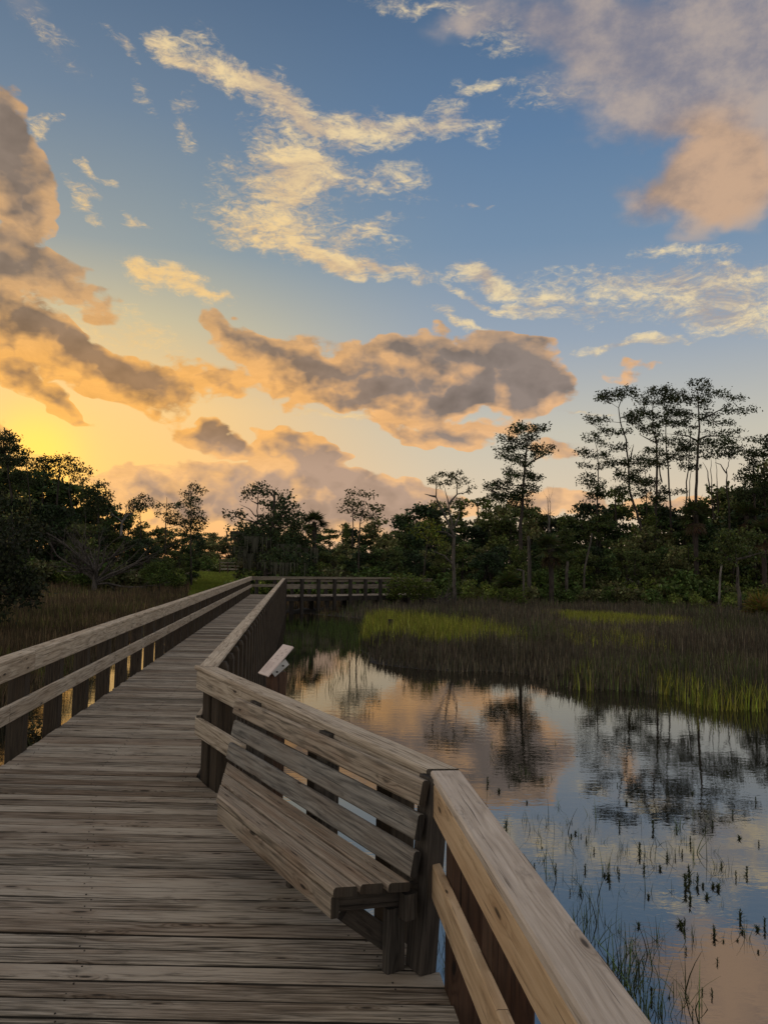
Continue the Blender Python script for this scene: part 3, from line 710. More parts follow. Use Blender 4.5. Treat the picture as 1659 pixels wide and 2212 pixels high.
def poly_mask(x, y, poly):
    P_ = np.array(poly); Q_ = np.roll(P_, -1, 0); ins = np.zeros(x.shape, bool)
    for (ax_, ay_), (bx_, by_) in zip(P_, Q_):
        if by_ != ay_: ins ^= ((ay_ > y) != (by_ > y)) & (x < (bx_-ax_)*(y-ay_)/(by_-ay_) + ax_)
    return ins
G1 = [W2(*p, .25) for p in [(790,1328),(870,1335),(960,1347),(1040,1358),(1110,1370),(1110,1390),(1060,1400),(980,1396),(900,1384),(830,1378),(800,1368)]]
G2 = [W2(*p, .45) for p in [(1190,1317),(1300,1323),(1400,1329),(1490,1335),(1470,1341),(1350,1343),(1230,1336)]]
G4 = [W2(*p, .35) for p in [(1225,1372),(1330,1372),(1400,1392),(1390,1415),(1300,1412),(1240,1400)]]
G5 = [W2(*p, .1) for p in [(612,1345),(700,1340),(790,1342),(800,1400),(700,1412),(620,1400)]]
def sample(n_, y0, y1, x0, x1, p=1.6):
    u = rng.random(n_); a = 1-p; Y = (y0**a + u*(y1**a - y0**a))**(1/a)
    X = Y*rng.uniform(x0, x1, n_); return X, Y
# brown marsh grass, right and left
X, Y = sample(330000, 9, 66, -.60, .62)
d = pond_d(X, Y); wb = d + wob(X, Y, 1.3, 4)*.6
gapk = (np.abs(X/Y + .210) < .038) & (Y > 43)
keep = ((wb > .0) | ((wb > -.5) & (rng.random(len(X)) < .30*np.exp(np.minimum(wb, 0)*4)))) & ~in_walk(X, Y) & ~gapk
cg = poly_mask(X, Y, G1) | poly_mask(X, Y, G2); cg4 = poly_mask(X, Y, G4)
keep &= ~cg & ~(cg4 & (rng.random(len(X)) < .6))
X, Y, wb = X[keep], Y[keep], wb[keep]
patch = wob(X, Y, .8, 21)
hgt = (.40 + .20*patch + .22*wob(X, Y, 2.3, 22) + rng.normal(0, .13, len(X)))*np.clip(.55 + wb*.35, .55, 1.0)*np.where(X < -2, .9, 1)
shl = rng.random(len(X)) < .03; hgt[shl] *= 1.25
tn = tints(len(X), (.074, .066, .044), .34, (.14, .120, .078), .22)
tn *= (1 + .45*wob(X, Y, .55, 33) + .30*wob(X, Y, 2.1, 34))[:, None]; ol = wob(X, Y, .7, 35) > .18; tn[ol & (rng.random(len(X)) < .35)] *= np.array([.85, 1.25, .6])
red = (X < -2); tn[red] *= np.array([1.10, .92, .72])
o_ = blades('brown_marsh_grass', X, Y, ground(X, Y) - .03, hgt, .011 + Y*.0007, np.clip(tn, .002, .8), '', segs=1, lean=.16)
tag(o_, 'dense grey-brown dead marsh grass covering the mud banks', 'marsh grass', kind='stuff')
# bright green cordgrass
def fill(poly, n_, jit=0):
    P_ = np.array(poly); x = rng.uniform(P_[:,0].min(), P_[:,0].max(), n_); y = rng.uniform(P_[:,1].min(), P_[:,1].max(), n_)
    k = poly_mask(x + rng.normal(0, .6, n_), y + rng.normal(0, .9, n_), poly); return x[k], y[k]
xs, ys, hs = [], [], []
for pl, n_, h0 in ((G1, 15000, .55), (G2, 26000, .42), (G4, 2600, .6)):
    x, y = fill(pl, n_); k = wob(x, y, 2.2, 7) + rng.normal(0, .25, len(x)) > (-.25 if pl is not G4 else .05); x, y = x[k], y[k]
    xs.append(x); ys.append(y); hs.append(h0*rng.uniform(.55, 1.2, len(x)))
# fringe along the right bank
x = rng.uniform(3.5, 14, 42000); y = rng.uniform(12.5, 21, 42000); d = pond_d(x, y) + wob(x, y, 1.3, 4)*.9
cl = wob(x, y, 3.2, 12) + .35*wob(x, y, 7, 13)
k = (d > -.75 + .5*cl) & (d < .42 + cl*.3) & (cl > -.22) & (x/y > .245) & (rng.random(len(x)) < np.clip(.12 + (x/y-.25)*1.7, 0, .6)); xs.append(x[k]); ys.append(y[k]); hs.append(rng.uniform(.18, .58, k.sum()))
x = np.concatenate(xs); y = np.concatenate(ys); h = np.concatenate(hs)
o_ = blades('green_marsh_grass', x, y, np.maximum(ground(x, y), -.15) - .02, h, .010 + y*.00045, tints(len(x), (.19, .215, .026), .45, (.24, .23, .05), .25), '', segs=2, lean=.20)
tag(o_, 'bright yellow-green cordgrass in strips along the banks', 'marsh grass', kind='stuff')
# sparse reeds standing in the far left corner of the pond
x, y = fill(G5, 9000); k = (wob(x, y, 1.6, 17) + rng.normal(0, .3, len(x)) > 0) & ~in_walk(x, y); x, y = x[k], y[k]
x2, y2 = fill([W2(*p) for p in [(622,1405),(790,1405),(800,1445),(760,1500),(640,1500)]], 1500); k = (wob(x2, y2, 3, 19) + rng.normal(0, .3, len(x2)) > .25); x2, y2 = x2[k], y2[k]
x = np.concatenate([x, x2]); y = np.concatenate([y, y2]); h = rng.uniform(.10, .38, len(x))
o_ = blades('pond_reeds', x, y, np.full(len(x), -.06), h, .006 + y*.00025, tints(len(x), (.055, .085, .018), .35), '', segs=2, lean=.16)
tag(o_, 'dark green reeds standing in shallow water beside the walk', 'reeds', kind='stuff')
# under the left railing: thin reeds in the bright water
x = rng.uniform(-9, -3, 9000); y = rng.uniform(5, 22, 9000); d = pond_d(x, y); k = (d < .1) & (d > -1.5) & ~in_walk(x, y) & (rng.random(9000) < np.exp(d*1.2)*.55); x, y = x[k], y[k]
o_ = blades('bank_reeds', x, y, np.full(len(x), -.06), rng.uniform(.15, .5, len(x)), .006 + y*.0002, tints(len(x), (.070, .060, .035), .35), '', segs=2, lean=.14)
tag(o_, 'thin brown reeds in the water left of the boardwalk', 'reeds', kind='stuff')
# wet clearing far off
X, Y = sample(60000, 44, 130, -.250, -.165, 1.8); k = (wob(X, Y*.5, .9, 9)*.10 + .02 > .0) & ~in_walk(X, Y); X, Y = X[k], Y[k]
o_ = blades('clearing_grass', X, Y, ground(X, Y), rng.uniform(.15, .40, len(X)), .012 + Y*.0006, tints(len(X), (.15, .19, .025), .3), '', segs=1, lean=.2)
tag(o_, 'bright green grass in the wet clearing beyond the end of the walk', 'marsh grass', kind='stuff')

# ------------------------------------------------------------------ tufts in the open pond
def tuft_mesh(kind, seed):
    global rng
    keep_, rng = rng, np.random.default_rng(seed)
    if kind == 'grass':
        n_ = int(rng.integers(3, 13)); x = rng.normal(0, .035, n_); y = rng.normal(0, .035, n_); h = rng.uniform(.07, .25, n_)
        o = blades('t', x, y, np.full(n_, -.04), h, np.full(n_, .0072), tints(n_, (.055, .085, .022), .4), '', segs=4, lean=.42, face=False)
    else:
        n_ = 46; t = np.sort(rng.random(n_)); hh = rng.uniform(.05, .10); ang = rng.uniform(0, 6.28, n_)
        x = np.cos(ang)*.004; y = np.sin(ang)*.004
        o = blades('t', x, y, t*hh - .03, rng.uniform(.018, .04, n_)*(1.2-t*.6), np.full(n_, .009), tints(n_, (.040, .055, .020), .3), '', segs=2, lean=.75, face=False)
    rng = keep_; me = o.data; bpy.data.objects.remove(o); return me
tm_g = [tuft_mesh('grass', 100+i) for i in range(8)]; tm_s = [tuft_mesh('stub', 200+i) for i in range(5)]
r4 = random.Random(12)
def tuft(x, y, kind, sc=1.0):
    q = W(x, y, 0); me = r4.choice(tm_g if kind == 'g' else tm_s)
    o = bpy.data.objects.new('grass_tuft' if kind == 'g' else 'sprig', me); COL.objects.link(o); o.location = q
    o.rotation_euler.z = r4.uniform(0, 6.28); s = sc*r4.uniform(.5, 1.5); o.scale = (s, s, s)
    if kind == 'g': tag(o, 'thin dark green grass tuft rising from the open pond water', 'grass tuft', 'grass tufts scattered in the open pond')
    else: tag(o, 'short stubby dark sprig poking out of the open pond water', 'water plant', 'stubby sprigs scattered in the open pond')
gl = [(1092,1775),(1180,1775),(1145,1790),(1290,1770),(1095,1800),(1215,1830),(1230,1800),(1110,1850),(1165,1860),(1195,1860),(1190,1900),(1205,1900),(1280,1850),(1300,1880),(1423,1825),(1400,1850),(1395,1850),(1345,1850),(1460,1860),(1498,1850),(1380,1930),(1350,1930),(1285,1950),(1270,1990),(1245,2010),(1290,1990),(1270,2040),(1335,2010),(1380,2040),(1395,2060),(1430,2040),(1360,2110),(1355,2160),(1370,2140),(1330,2100),(1320,2080),(1390,2090),(1420,2190),(1400,2205),(1470,2130),(1475,2160),(1500,2180),(1365,2060),(1310,2090),(1385,2120),(1030,1760),(1000,1800),(960,1990),(1010,2010),(1020,2060),(965,2100),(1020,1930),(1000,1900),(1035,1990),(1030,2150),(1000,2190),(950,2040),(990,2080),(1010,1870),(1060,1720)]
for x, y in gl:
    for k in range(2 if y > 1950 else 1): tuft(x + r4.uniform(-9, 9), y + r4.uniform(-6, 6), 'g', 1.0 if y < 1950 else 1.15)
for x, y in [(1125,1655),(1053,1695),(1095,1700),(1078,1712),(1138,1735),(1090,1790),(1238,1810),(1265,1815),(1282,1845),(1345,1770),(1385,1845),(1311,1895),(1340,1890),(1425,1880),(1440,1855),(1470,1850),(1478,1890),(1476,1920),(1490,1900),(1520,1920),(1510,1915),(1540,1915),(1552,1920),(1525,1940),(1585,1900),(1618,1890),(1600,1990),(1640,2010),(1650,2010),(1475,2010),(1465,2000),(1380,2000),(1400,1940),(1490,1945),(1640,1830),(1598,1810),(1497,1835),(1545,2020),(1560,2040),(1595,2030),(1635,2060),(1480,2060),(1460,1790),(1355,1740),(1330,1700),(1500,1720),(1410,1790),(1520,1800),(1578,1760)]:
    tuft(x + r4.uniform(-5, 5), y + r4.uniform(-4, 4), 's', 1.0)
cen = [(r4.uniform(1080, 1640), r4.uniform(1760, 2150)) for _ in range(16)]
for k in range(64):
    cx_, cy_ = r4.choice(cen); tuft(cx_ + r4.gauss(0, 34), cy_ + r4.gauss(0, 16), r4.choice('ggs'), .62)
for k in range(40): tuft(r4.uniform(1090, 1560), r4.uniform(1770, 1960), r4.choice('ggs'), .62)
for k in range(16): tuft(r4.uniform(1000, 1200), r4.uniform(1600, 1700), 'g', .45)
# ------------------------------------------------------------------ trees
def tube(pts, rads, sides=6):
    pts = [Vector(p) for p in pts]; V, Fc = [], []
    for i, p in enumerate(pts):
        a = (pts[min(i+1, len(pts)-1)] - pts[max(i-1, 0)]).normalized()
        s = a.cross(Vector((.13, .97, .21))).normalized(); t = a.cross(s)
        for k in range(sides):
            th = 6.2832*k/sides; V.append(p + (s*math.cos(th) + t*math.sin(th))*rads[i])
    for i in range(len(pts)-1):
        for k in range(sides):
            k2 = (k+1) % sides; Fc.append((i*sides+k, i*sides+k2, (i+1)*sides+k2, (i+1)*sides+k))
    return V, Fc
class Wood:
    def __init__(s): s.v = []; s.f = []
    def add(s, pts, rads, sides=6):
        V, Fc = tube(pts, rads, sides); b = len(s.v); s.v += V; s.f += [tuple(b+i for i in q) for q in Fc]
    def mesh(s, name, org):
        return np_mesh(name, np.array([tuple(Vector(q)-org) for q in s.v]), np.array(s.f))
def bend(p, q, sag, r, n_=5, jit=.06):
    p, q = Vector(p), Vector(q); L = (q-p).length; out = []
    for i in range(n_+1):
        t = i/n_; w_ = p.lerp(q, t); w_.z -= sag*L*math.sin(math.pi*t)
        if 0 < i < n_: w_ += Vector((r.gauss(0, jit), r.gauss(0, jit), r.gauss(0, jit)))*L*.5
        out.append(w_)
    return out
DENS = 5.0
def leaves(clumps, size, dens, g, org, base, sub=.17, flat=.75, var=.30, aspect=.7, n_sub=9):
    """clumps: (centre, rx, ry, rz, tint factor); leaf faces in small bunches through each clump"""
    C_, S_, T_ = [], [], []
    for (c, rx, ry, rz, tf) in clumps:
        ns = max(4, int(dens*(rx*rz + rx*ry + ry*rz)/(size*size)/n_sub*DENS))
        u = g.normal(0, 1, (ns, 3)); u /= np.linalg.norm(u, axis=1)[:, None]; u *= (g.random((ns, 1))**.45)
        sc_ = u*np.array([rx, ry, rz]) + np.array(c)[None] - np.array(org)[None]
        bt = tf*np.exp(g.normal(0, .22, (ns, 1)))
        p = np.repeat(sc_, n_sub, 0) + g.normal(0, sub, (ns*n_sub, 3))*np.array([1, 1, .7])
        C_.append(p); T_.append(np.repeat(bt, n_sub, 0)); S_.append(np.full(ns*n_sub, size)*g.uniform(.6, 1.35, ns*n_sub))
    c = np.concatenate(C_); tf = np.concatenate(T_); s = np.concatenate(S_); n_ = len(c)
    nrm_ = g.normal(0, 1, (n_, 3)); nrm_[:, 2] = np.abs(nrm_[:, 2])*flat + .1; nrm_ /= np.linalg.norm(nrm_, axis=1)[:, None]
    a = np.cross(nrm_, g.normal(0, 1, (n_, 3))); a /= np.linalg.norm(a, axis=1)[:, None]; b = np.cross(nrm_, a)
    a *= s[:, None]*.62; b *= (s*aspect)[:, None]*.5
    V = np.stack([c - a, c + b - a*.1, c + a, c - b + a*.1], 1).reshape(-1, 3)
    Fc = np.arange(n_*4).reshape(-1, 4)
    tint = np.array(base)[None]*tf*np.exp(g.normal(0, var, (n_, 1)))*(1 + g.normal(0, .09, (n_, 3)))
    return V, Fc, np.clip(tint, .003, .6)
def finish_tree(name, loc, wood_, V, Fc, tint, label, cat, group=None, bark='bark'):
    root = thing(name, loc, label, cat, group)
    link('trunk', wood_.mesh('trunk', Vector(loc)), M[bark], root)
    if V is not None: link('crown', np_mesh('crown', V, Fc, tint), M['leaf'], root)
    return root
GREEN, PINE, OLIVE, LIME = (.035,.055,.020), (.034,.050,.018), (.058,.070,.022), (.115,.145,.022)
def drawn_tree(name, label, Y, trunks, clumps, base=PINE, size=.135, dens=1.15, r0=.16, seed=1, cat='pine tree', zb=.2, bark='bark', limbs=True, depth=.8, group=None, sub=.16, cs=1.3, flat=.75, moss=None):
    """trunks and clumps measured on the survey picture, set at the distance Y with real depth"""
    g = np.random.default_rng(seed); r = random.Random(seed); wd_ = Wood()
    k = Y/1661.0; main = None; allp = []
    for ti, tr in enumerate(trunks):
        pts = []
        for i, (x, y) in enumerate(tr):
            q = WY(x, y, Y); q.y += (0 if ti == 0 else r.uniform(-.5, .5)*i/len(tr)); pts.append(q)
        if ti == 0:
            main = pts; gz = float(ground(np.array([pts[0].x]), np.array([Y]))[0])
            if pts[0].z > gz + .2: pts.insert(0, Vector((pts[0].x + (pts[0].x-pts[1].x)*.15, Y, gz - .1)))
            else: pts[0].z = gz - .1
        n_ = len(pts); rr0 = r0*.75 if ti == 0 else r0*.4
        fine = []
        for i in range(n_-1):
            for j in range(3): fine.append(pts[i].lerp(pts[i+1], j/3) + Vector((r.gauss(0, .02), r.gauss(0, .02), 0)))
        fine.append(pts[-1]); m_ = len(fine)
        wd_.add(fine, [rr0*(1 - .82*(i/(m_-1))) for i in range(m_)], 7); allp += [(p, rr0*(1-.82*i/(m_-1))) for i, p in enumerate(fine)]
    cl = []
    for (x, y, rx, rz) in clumps:
        c = WY(x, y, Y); c.y += r.uniform(-1, 1)*depth*(1 + rx*k*.6); rxm, rzm = max(.15, rx*k)*cs, max(.10, rz*k)*cs
        ns = max(1, int(round(rx/max(rz, 6)*.9)))
        for j in range(ns):
            cc = c + Vector(((j - (ns-1)/2)*2*rxm/ns*.95 if ns > 1 else 0, r.uniform(-.3, .3)*rxm, r.uniform(-.35, .35)*rzm))
            cl.append((tuple(cc), rxm/ns*1.2, rxm*.7/ns**.5, rzm*.85, r.uniform(.75, 1.3)))
        if limbs:
            best = min(allp, key=lambda t: (t[0]-c).length + (6 if t[0].z > c.z + .2 else 0) + abs((c.z - t[0].z) - (c-t[0]).length*.35)*.8)
            L = (c - best[0]).length
            if L > .25:
                ln_ = bend(best[0], c, r.uniform(.0, .12), r, 5, .05); r1 = min(best[1]*.55, .02 + L*.018)
                wd_.add(ln_, [r1*(1-.75*i/5) for i in range(6)], 5)
                for q in range(3 + int(L*1.2)):
                    i = r.randint(2, 4); e = c + Vector((r.uniform(-1, 1)*rxm, r.uniform(-1, 1)*rxm*.7, r.uniform(-.6, .8)*rzm))
                    wd_.add(bend(ln_[i], e, .03, r, 3, .06), [r1*.4, r1*.32, r1*.22, .006], 4)
    loc = (main[0].x, Y, main[0].z + .1 if main[0].z < 1 else 0)
    V, Fc, tint = leaves(cl, size, dens, g, loc, base, sub=sub, flat=flat)
    root = finish_tree(name, loc, wd_, V, Fc, tint, label, cat, group, bark)
    if moss:
        mv, mf = [], []
        for q in range(moss):
            c_, rx_, ry_, rz_, _ = r.choice([q_ for q_ in cl if q_[0][2] < 4.6]); a_ = r.uniform(0, 6.28); p_ = Vector(c_) + Vector((math.cos(a_)*rx_*r.random(), math.sin(a_)*ry_*.9, -rz_*.4)) - Vector(loc)
            L_ = r.uniform(.25, 1.1); ww = r.uniform(.03, .07); i_ = len(mv)
            mv += [p_ + Vector((-ww, 0, 0)), p_ + Vector((ww, .01, 0)), p_ + Vector((ww*.6, .03, -L_*.6)), p_ + Vector((0, 0, -L_))]; mf.append((i_, i_+1, i_+2, i_+3))
        link('hanging_moss', np_mesh('hanging_moss', np.array([tuple(v) for v in mv]), np.array(mf), np.tile(np.array([[.085,.088,.062]]), (len(mf), 1))*g.uniform(.6, 1.3, (len(mf), 1))), M['leaf'], root)['kind'] = 'stuff'
    return root
def cv(s, ox, oy): return lambda pts: [tuple([ox + p[0]*s, oy + p[1]*s] + [v*s for v in p[2:]]) for p in pts]
c4, c3, c2, c1_ = cv(.2677, 1244, 800), cv(.25, 829, 888), cv(.25, 414, 1007), cv(.25, 0, 918)
drawn_tree('pine_tree', 'tall pine at right whose trunk leans left under a flat tiered crown', 57, [c4([(540,1330),(520,1250),(470,1090),(430,960),(430,760),(400,560),(360,420),(340,300),(390,180)]), c4([(440,740),(455,640),(455,600)])],
    c4([(400,180,80,40),(300,205,80,38),(200,240,60,28),(110,410,55,32),(240,390,50,22),(430,370,60,45),(470,400,40,25),(280,490,75,26),(430,490,35,16),(350,620,60,34),(330,740,95,36),(480,740,60,36),(400,860,75,45),(360,960,60,40),(470,860,50,40)]), seed=11)
drawn_tree('pine_tree', 'dark bushy pine, left of the pair crossing trunks beside the leaning pine', 60, [c4([(640,1340),(650,1000),(652,700),(650,580),(620,480),(620,300),(640,180)]), c4([(650,590),(560,540),(510,518)]), c4([(690,900),(670,720),(690,560)])],
    c4([(630,190,85,42),(560,250,55,45),(680,260,60,55),(560,340,65,45),(650,390,70,36),(590,460,75,36),(500,410,45,34),(600,520,55,18),(590,650,60,34),(690,560,45,28),(640,760,70,34),(600,900,60,40),(660,1040,50,34)]), seed=12)
drawn_tree('pine_tree', 'slim pine with sparse crown just left of the widest pine', 62, [c4([(770,1330),(765,1150),(750,950),(740,760),(728,560),(725,400),(740,260)])],
    c4([(740,240,65,55),(760,330,70,45),(700,400,45,36),(830,370,55,30),(770,440,80,26),(790,590,75,34),(800,700,75,28),(720,960,55,36),(850,640,65,26),(830,980,45,13),(700,700,50,30)]), seed=13, r0=.14)
drawn_tree('pine_tree', 'tallest and widest pine at right with long level limbs', 58, [c4([(955,1300),(962,1110),(975,900),(985,600),(995,450),(990,300),(980,150)]), c4([(990,560),(1050,530),(1200,530),(1390,548)]), c4([(985,570),(900,530),(760,508)]), c4([(995,400),(1100,350),(1240,280)])],
    c4([(960,135,90,38),(870,150,55,36),(1060,150,55,40),(860,230,50,34),(960,230,80,28),(1080,230,65,32),(1170,190,60,38),(1290,235,62,30),(1240,285,36,16),(1130,335,65,28),(1270,350,100,22),(1000,395,100,24),(870,420,60,26),(1160,430,75,24),(1220,500,55,24),(1310,490,45,24),(1400,540,36,16),(880,330,50,34),(900,480,50,20),(1090,495,45,16),(1030,300,40,20)]), seed=14, r0=.21, dens=.8)
drawn_tree('pine_tree', 'small thin pine, leftmost of the tall group at right', 59, [c4([(170,1300),(172,1100),(178,800),(175,650),(150,540)])],
    c4([(135,545,52,38),(190,610,34,24),(60,650,44,24),(200,670,50,34),(110,680,44,26),(80,770,44,24),(190,780,36,26),(110,830,36,20),(60,900,55,34),(150,930,60,34),(180,990,55,44),(110,1000,55,36)]), seed=15, r0=.11)
drawn_tree('pine_tree', 'short pine between the leaning pine and the dark bushy pine', 63, [c4([(575,1300),(570,1100),(560,850),(550,750)])],
    c4([(550,750,62,40),(520,800,45,28),(575,890,55,45),(530,1010,46,26),(640,1030,55,34),(500,900,50,40),(570,960,50,30)]), seed=16, r0=.10)
drawn_tree('pine_tree', 'bare-stemmed thin pine close against the trunk of the widest pine', 61, [c4([(870,1300),(885,1110),(905,800),(925,520),(930,440)]), c4([(910,1120),(920,950),(935,780),(940,700)])],
    c4([(860,640,70,22),(890,790,80,24),(925,600,50,22),(940,700,40,16),(950,460,30,14)]), seed=17, r0=.12)
drawn_tree('pine_tree', 'flat-topped pine with several forked stems right of the widest pine', 55, [c4([(1240,1320),(1235,1120),(1215,950),(1215,800),(1240,720)]), c4([(1150,1150),(1140,1000),(1140,850),(1140,700)]), c4([(1110,1200),(1100,1050),(1100,800),(1090,700)]), c4([(1080,960),(1060,820),(1020,740)]), c4([(1215,830),(1160,760),(1130,740)])],
    c4([(1120,590,100,36),(1170,610,80,34),(1040,625,55,26),(1200,655,70,32),(1270,640,55,32),(1060,690,40,20),(1320,660,40,30)]), seed=18, r0=.13)
drawn_tree('pine_tree', 'dense dark pine filling the right edge of the photo', 52, [c4([(1450,1320),(1440,1000),(1430,800),(1450,740)]), c4([(1530,1100),(1520,800),(1520,640)])],
    c4([(1370,660,60,42),(1450,690,70,36),(1400,760,55,45),(1500,600,70,50),(1520,545,60,30),(1560,680,60,50),(1440,850,120,55),(1380,900,70,65),(1500,900,90,75),(1300,980,60,60),(1420,1000,110,60),(1550,1000,100,80)]), seed=19, dens=1.1)
drawn_tree('pine_tree', 'lone tiered pine right of centre standing above the wood', 54, [c3([(1180,1150),(1190,900),(1205,700),(1215,500),(1235,330),(1250,200)]), c3([(1225,480),(1290,430),(1370,390),(1430,310)])],
    c3([(1260,130,80,36),(1180,150,50,40),(1150,170,50,40),(1390,150,40,34),(1330,160,40,24),(1060,230,58,30),(1200,230,80,36),(1300,210,45,26),(1220,300,120,40),(1060,330,55,34),(1030,385,45,24),(1430,295,62,28),(1390,350,60,22),(1310,385,50,20),(1130,400,80,32),(1170,470,70,34),(1080,520,55,34),(1300,565,75,32),(1180,560,100,36),(1060,600,80,40),(1250,650,70,34),(960,640,70,24),(900,670,36,18),(1130,690,110,45),(1290,690,36,26),(1050,740,110,45),(960,720,55,26),(1180,780,90,50)]), seed=20, r0=.22, dens=1.15)
drawn_tree('tufted_tree', 'slender forked tree with wispy tufts on top, in front of the wood at centre', 43, [c3([(615,1620),(600,1300),(605,1080),(590,1040),(500,850),(450,740),(455,640)]), c3([(600,1020),(560,800),(530,660)]), c3([(610,1000),(660,900),(650,780)]), c3([(565,800),(630,720),(640,590)]), c3([(450,740),(400,730),(355,712)]), c3([(600,1090),(540,1050),(460,1040)]), c3([(600,1330),(520,1250),(400,1200)])],
    c3([(470,560,50,30),(430,605,38,26),(540,555,50,28),(620,555,50,30),(700,590,42,30),(780,650,26,16),(545,645,40,30),(470,650,30,22),(720,695,32,16),(590,610,40,20),(655,640,30,16)]), seed=21, r0=.17, base=OLIVE, size=.10, dens=.75, cat='tree', bark='greybark', sub=.10)
drawn_tree('leafy_tree', 'small yellow-green leafy tree left of the slender forked tree', 44, [c3([(330,1500),(360,1300),(380,1100),(400,980)]), c3([(380,1100),(300,1050),(260,1020)])],
    c3([(255,1020,50,32),(430,970,65,45),(370,990,40,30),(410,1060,55,36),(450,1110,60,36),(510,1140,45,20),(320,1060,30,20)]), seed=22, r0=.09, base=LIME, size=.14, dens=.8, cat='tree')
drawn_tree('pine_tree', 'thin double-stemmed pine rising left of centre over the branch walk', 47, [c2([(1445,1000),(1440,960),(1455,500),(1490,300)]), c2([(1390,700),(1395,450),(1400,240)])],
    c2([(1400,225,50,34),(1365,290,50,40),(1350,370,40,34),(1430,330,50,40),(1420,420,50,34),(1520,250,44,32),(1550,330,30,40),(1485,370,32,50),(1590,380,45,34),(1640,370,30,26),(1570,430,55,26),(1480,430,30,40)]), seed=23, r0=.12, dens=.75, base=OLIVE)
drawn_tree('pine_tree', 'slim umbrella-topped pine above the mossy oak', 50, [c2([(560,760),(570,500),(573,330),(575,170)]), c2([(560,440),(500,370),(420,333)]), c2([(573,330),(520,300),(490,270)])],
    c2([(580,155,40,22),(540,180,34,16),(620,190,42,20),(500,240,55,20),(570,235,60,22),(640,240,46,18),(455,262,28,12),(600,300,34,14)]), seed=24, r0=.11)
drawn_tree('live_oak', 'broad dark oak hung with grey moss behind the end of the walk', 46, [c2([(640,1000),(640,800),(690,600),(715,400),(715,230),(695,205)]), c2([(650,760),(560,720),(480,650)]), c2([(700,500),(790,380),(800,300)])],
    c2([(640,300,50,40),(710,250,36,36),(770,290,48,40),(700,350,80,50),(835,300,50,50),(880,380,65,55),(800,420,110,70),(420,440,70,40),(400,520,90,60),(650,480,110,70),(520,540,80,60),(880,500,85,75),(700,600,180,90),(480,650,110,90),(880,650,140,110),(620,760,170,90),(850,820,150,95),(500,830,70,90)]), seed=25, r0=.26, base=GREEN, size=.15, dens=1.0, cat='oak tree', depth=1.6, moss=520)
drawn_tree('pine_tree', 'bushy small pine at left with pointed top, right of the dead-topped one', 58, [[(413,1240),(413,1140),(412,1045)]],
    [(412,1045,8,7),(425,1060,9,7),(400,1063,9,6),(418,1078,15,7),(398,1092,12,7),(424,1095,12,7),(412,1108,16,9),(425,1122,15,11),(404,1126,14,11),(412,1145,20,12)], seed=26, r0=.12)
drawn_tree('pine_tree', 'stunted pine at left with a bare dead top', 60, [[(357,1240),(357,1140),(360,1100),(360,1074)], [(358,1098),(345,1085),(337,1080)]],
    [(346,1091,9,4),(375,1094,11,5),(379,1115,13,7),(350,1110,10,6),(366,1120,12,8),(380,1130,14,8)], seed=27, r0=.10)
drawn_tree('pine_tree', 'tall dark pine against the sunset glow, leftmost on the skyline', 57, [[(28,1240),(26,1100),(15,1000),(5,940)], [(60,1240),(66,1100),(60,1000)]],
    [(2,935,14,12),(12,952,22,10),(33,950,11,9),(40,965,10,8),(20,972,24,9),(52,978,14,10),(5,990,26,14),(62,992,14,10),(36,1000,30,10),(-14,960,20,26),(10,1035,34,18),(50,1030,18,12)], seed=28, r0=.2, dens=1.1)
drawn_tree('pine_tree', 'flat-crowned dark pine backlit by the hidden sun', 60, [[(125,1240),(122,1100),(128,1030),(130,1000)], [(90,1240),(92,1090),(96,1010)], [(165,1150),(150,1060),(160,1010)]],
    [(130,990,18,7),(112,994,16,7),(95,994,18,8),(152,1000,13,8),(175,1014,14,6),(188,1021,7,3),(84,1008,16,9),(120,1010,22,7),(145,1018,16,7),(165,1032,16,8),(110,1030,14,5),(75,1040,20,10)], seed=29, r0=.17, dens=1.1)
drawn_tree('leafy_tree', 'round-topped dark tree at the foot of the sunset glow', 58, [[(212,1240),(212,1120),(212,1050)]],
    [(207,1046,10,7),(217,1052,9,7),(226,1064,9,7),(206,1062,14,9),(222,1075,14,8),(200,1080,20,12),(230,1085,14,10),(210,1100,26,14)], seed=30, r0=.14, cat='tree')
drawn_tree('pine_tree', 'short spiky pine beside the bare treetop at left', 60, [[(304,1240),(304,1130),(303,1072)]],
    [(303,1070,8,6),(312,1078,7,6),(297,1082,9,6),(308,1090,12,7),(290,1094,10,6),(303,1102,16,9)], seed=31, r0=.10)
drawn_tree('pine_tree', 'crooked dark-barked pine standing on the marsh bank at far right', 37.5, [c4([(1345,2050),(1325,1930),(1305,1750),(1298,1600),(1290,1500),(1280,1360)]), c4([(1295,1560),(1200,1500),(1150,1440)]), c4([(1292,1530),(1400,1500),(1480,1470)])],
    c4([(1280,1340,120,40),(1170,1370,70,40),(1400,1400,75,34),(1150,1450,62,42),(1280,1450,100,40),(1450,1460,90,34),(1180,1540,60,30),(1390,1520,55,24),(1500,1500,55,34),(1150,1330,50,30)]), seed=32, r0=.17, base=(.065,.088,.024), size=.13, bark='greybark')
drawn_tree('cedar_tree', 'near dark cedar overhanging the marsh from the left edge', 22, [[(-60,1345),(-50,1250),(-30,1150),(-20,1050)], [(-45,1250),(10,1280),(70,1300)], [(-45,1230),(10,1210),(50,1190)]],
    [(-30,1080,50,50),(-30,1150,60,50),(10,1140,34,36),(40,1190,34,34),(0,1210,60,36),(20,1250,56,34),(60,1235,24,20),(15,1290,46,26),(72,1304,18,11),(50,1275,30,18),(20,1325,26,12),(-30,1320,50,30)], seed=33, r0=.2, base=(.020,.028,.012), size=.10, dens=1.0, cat='cedar tree', depth=.9, sub=.10)

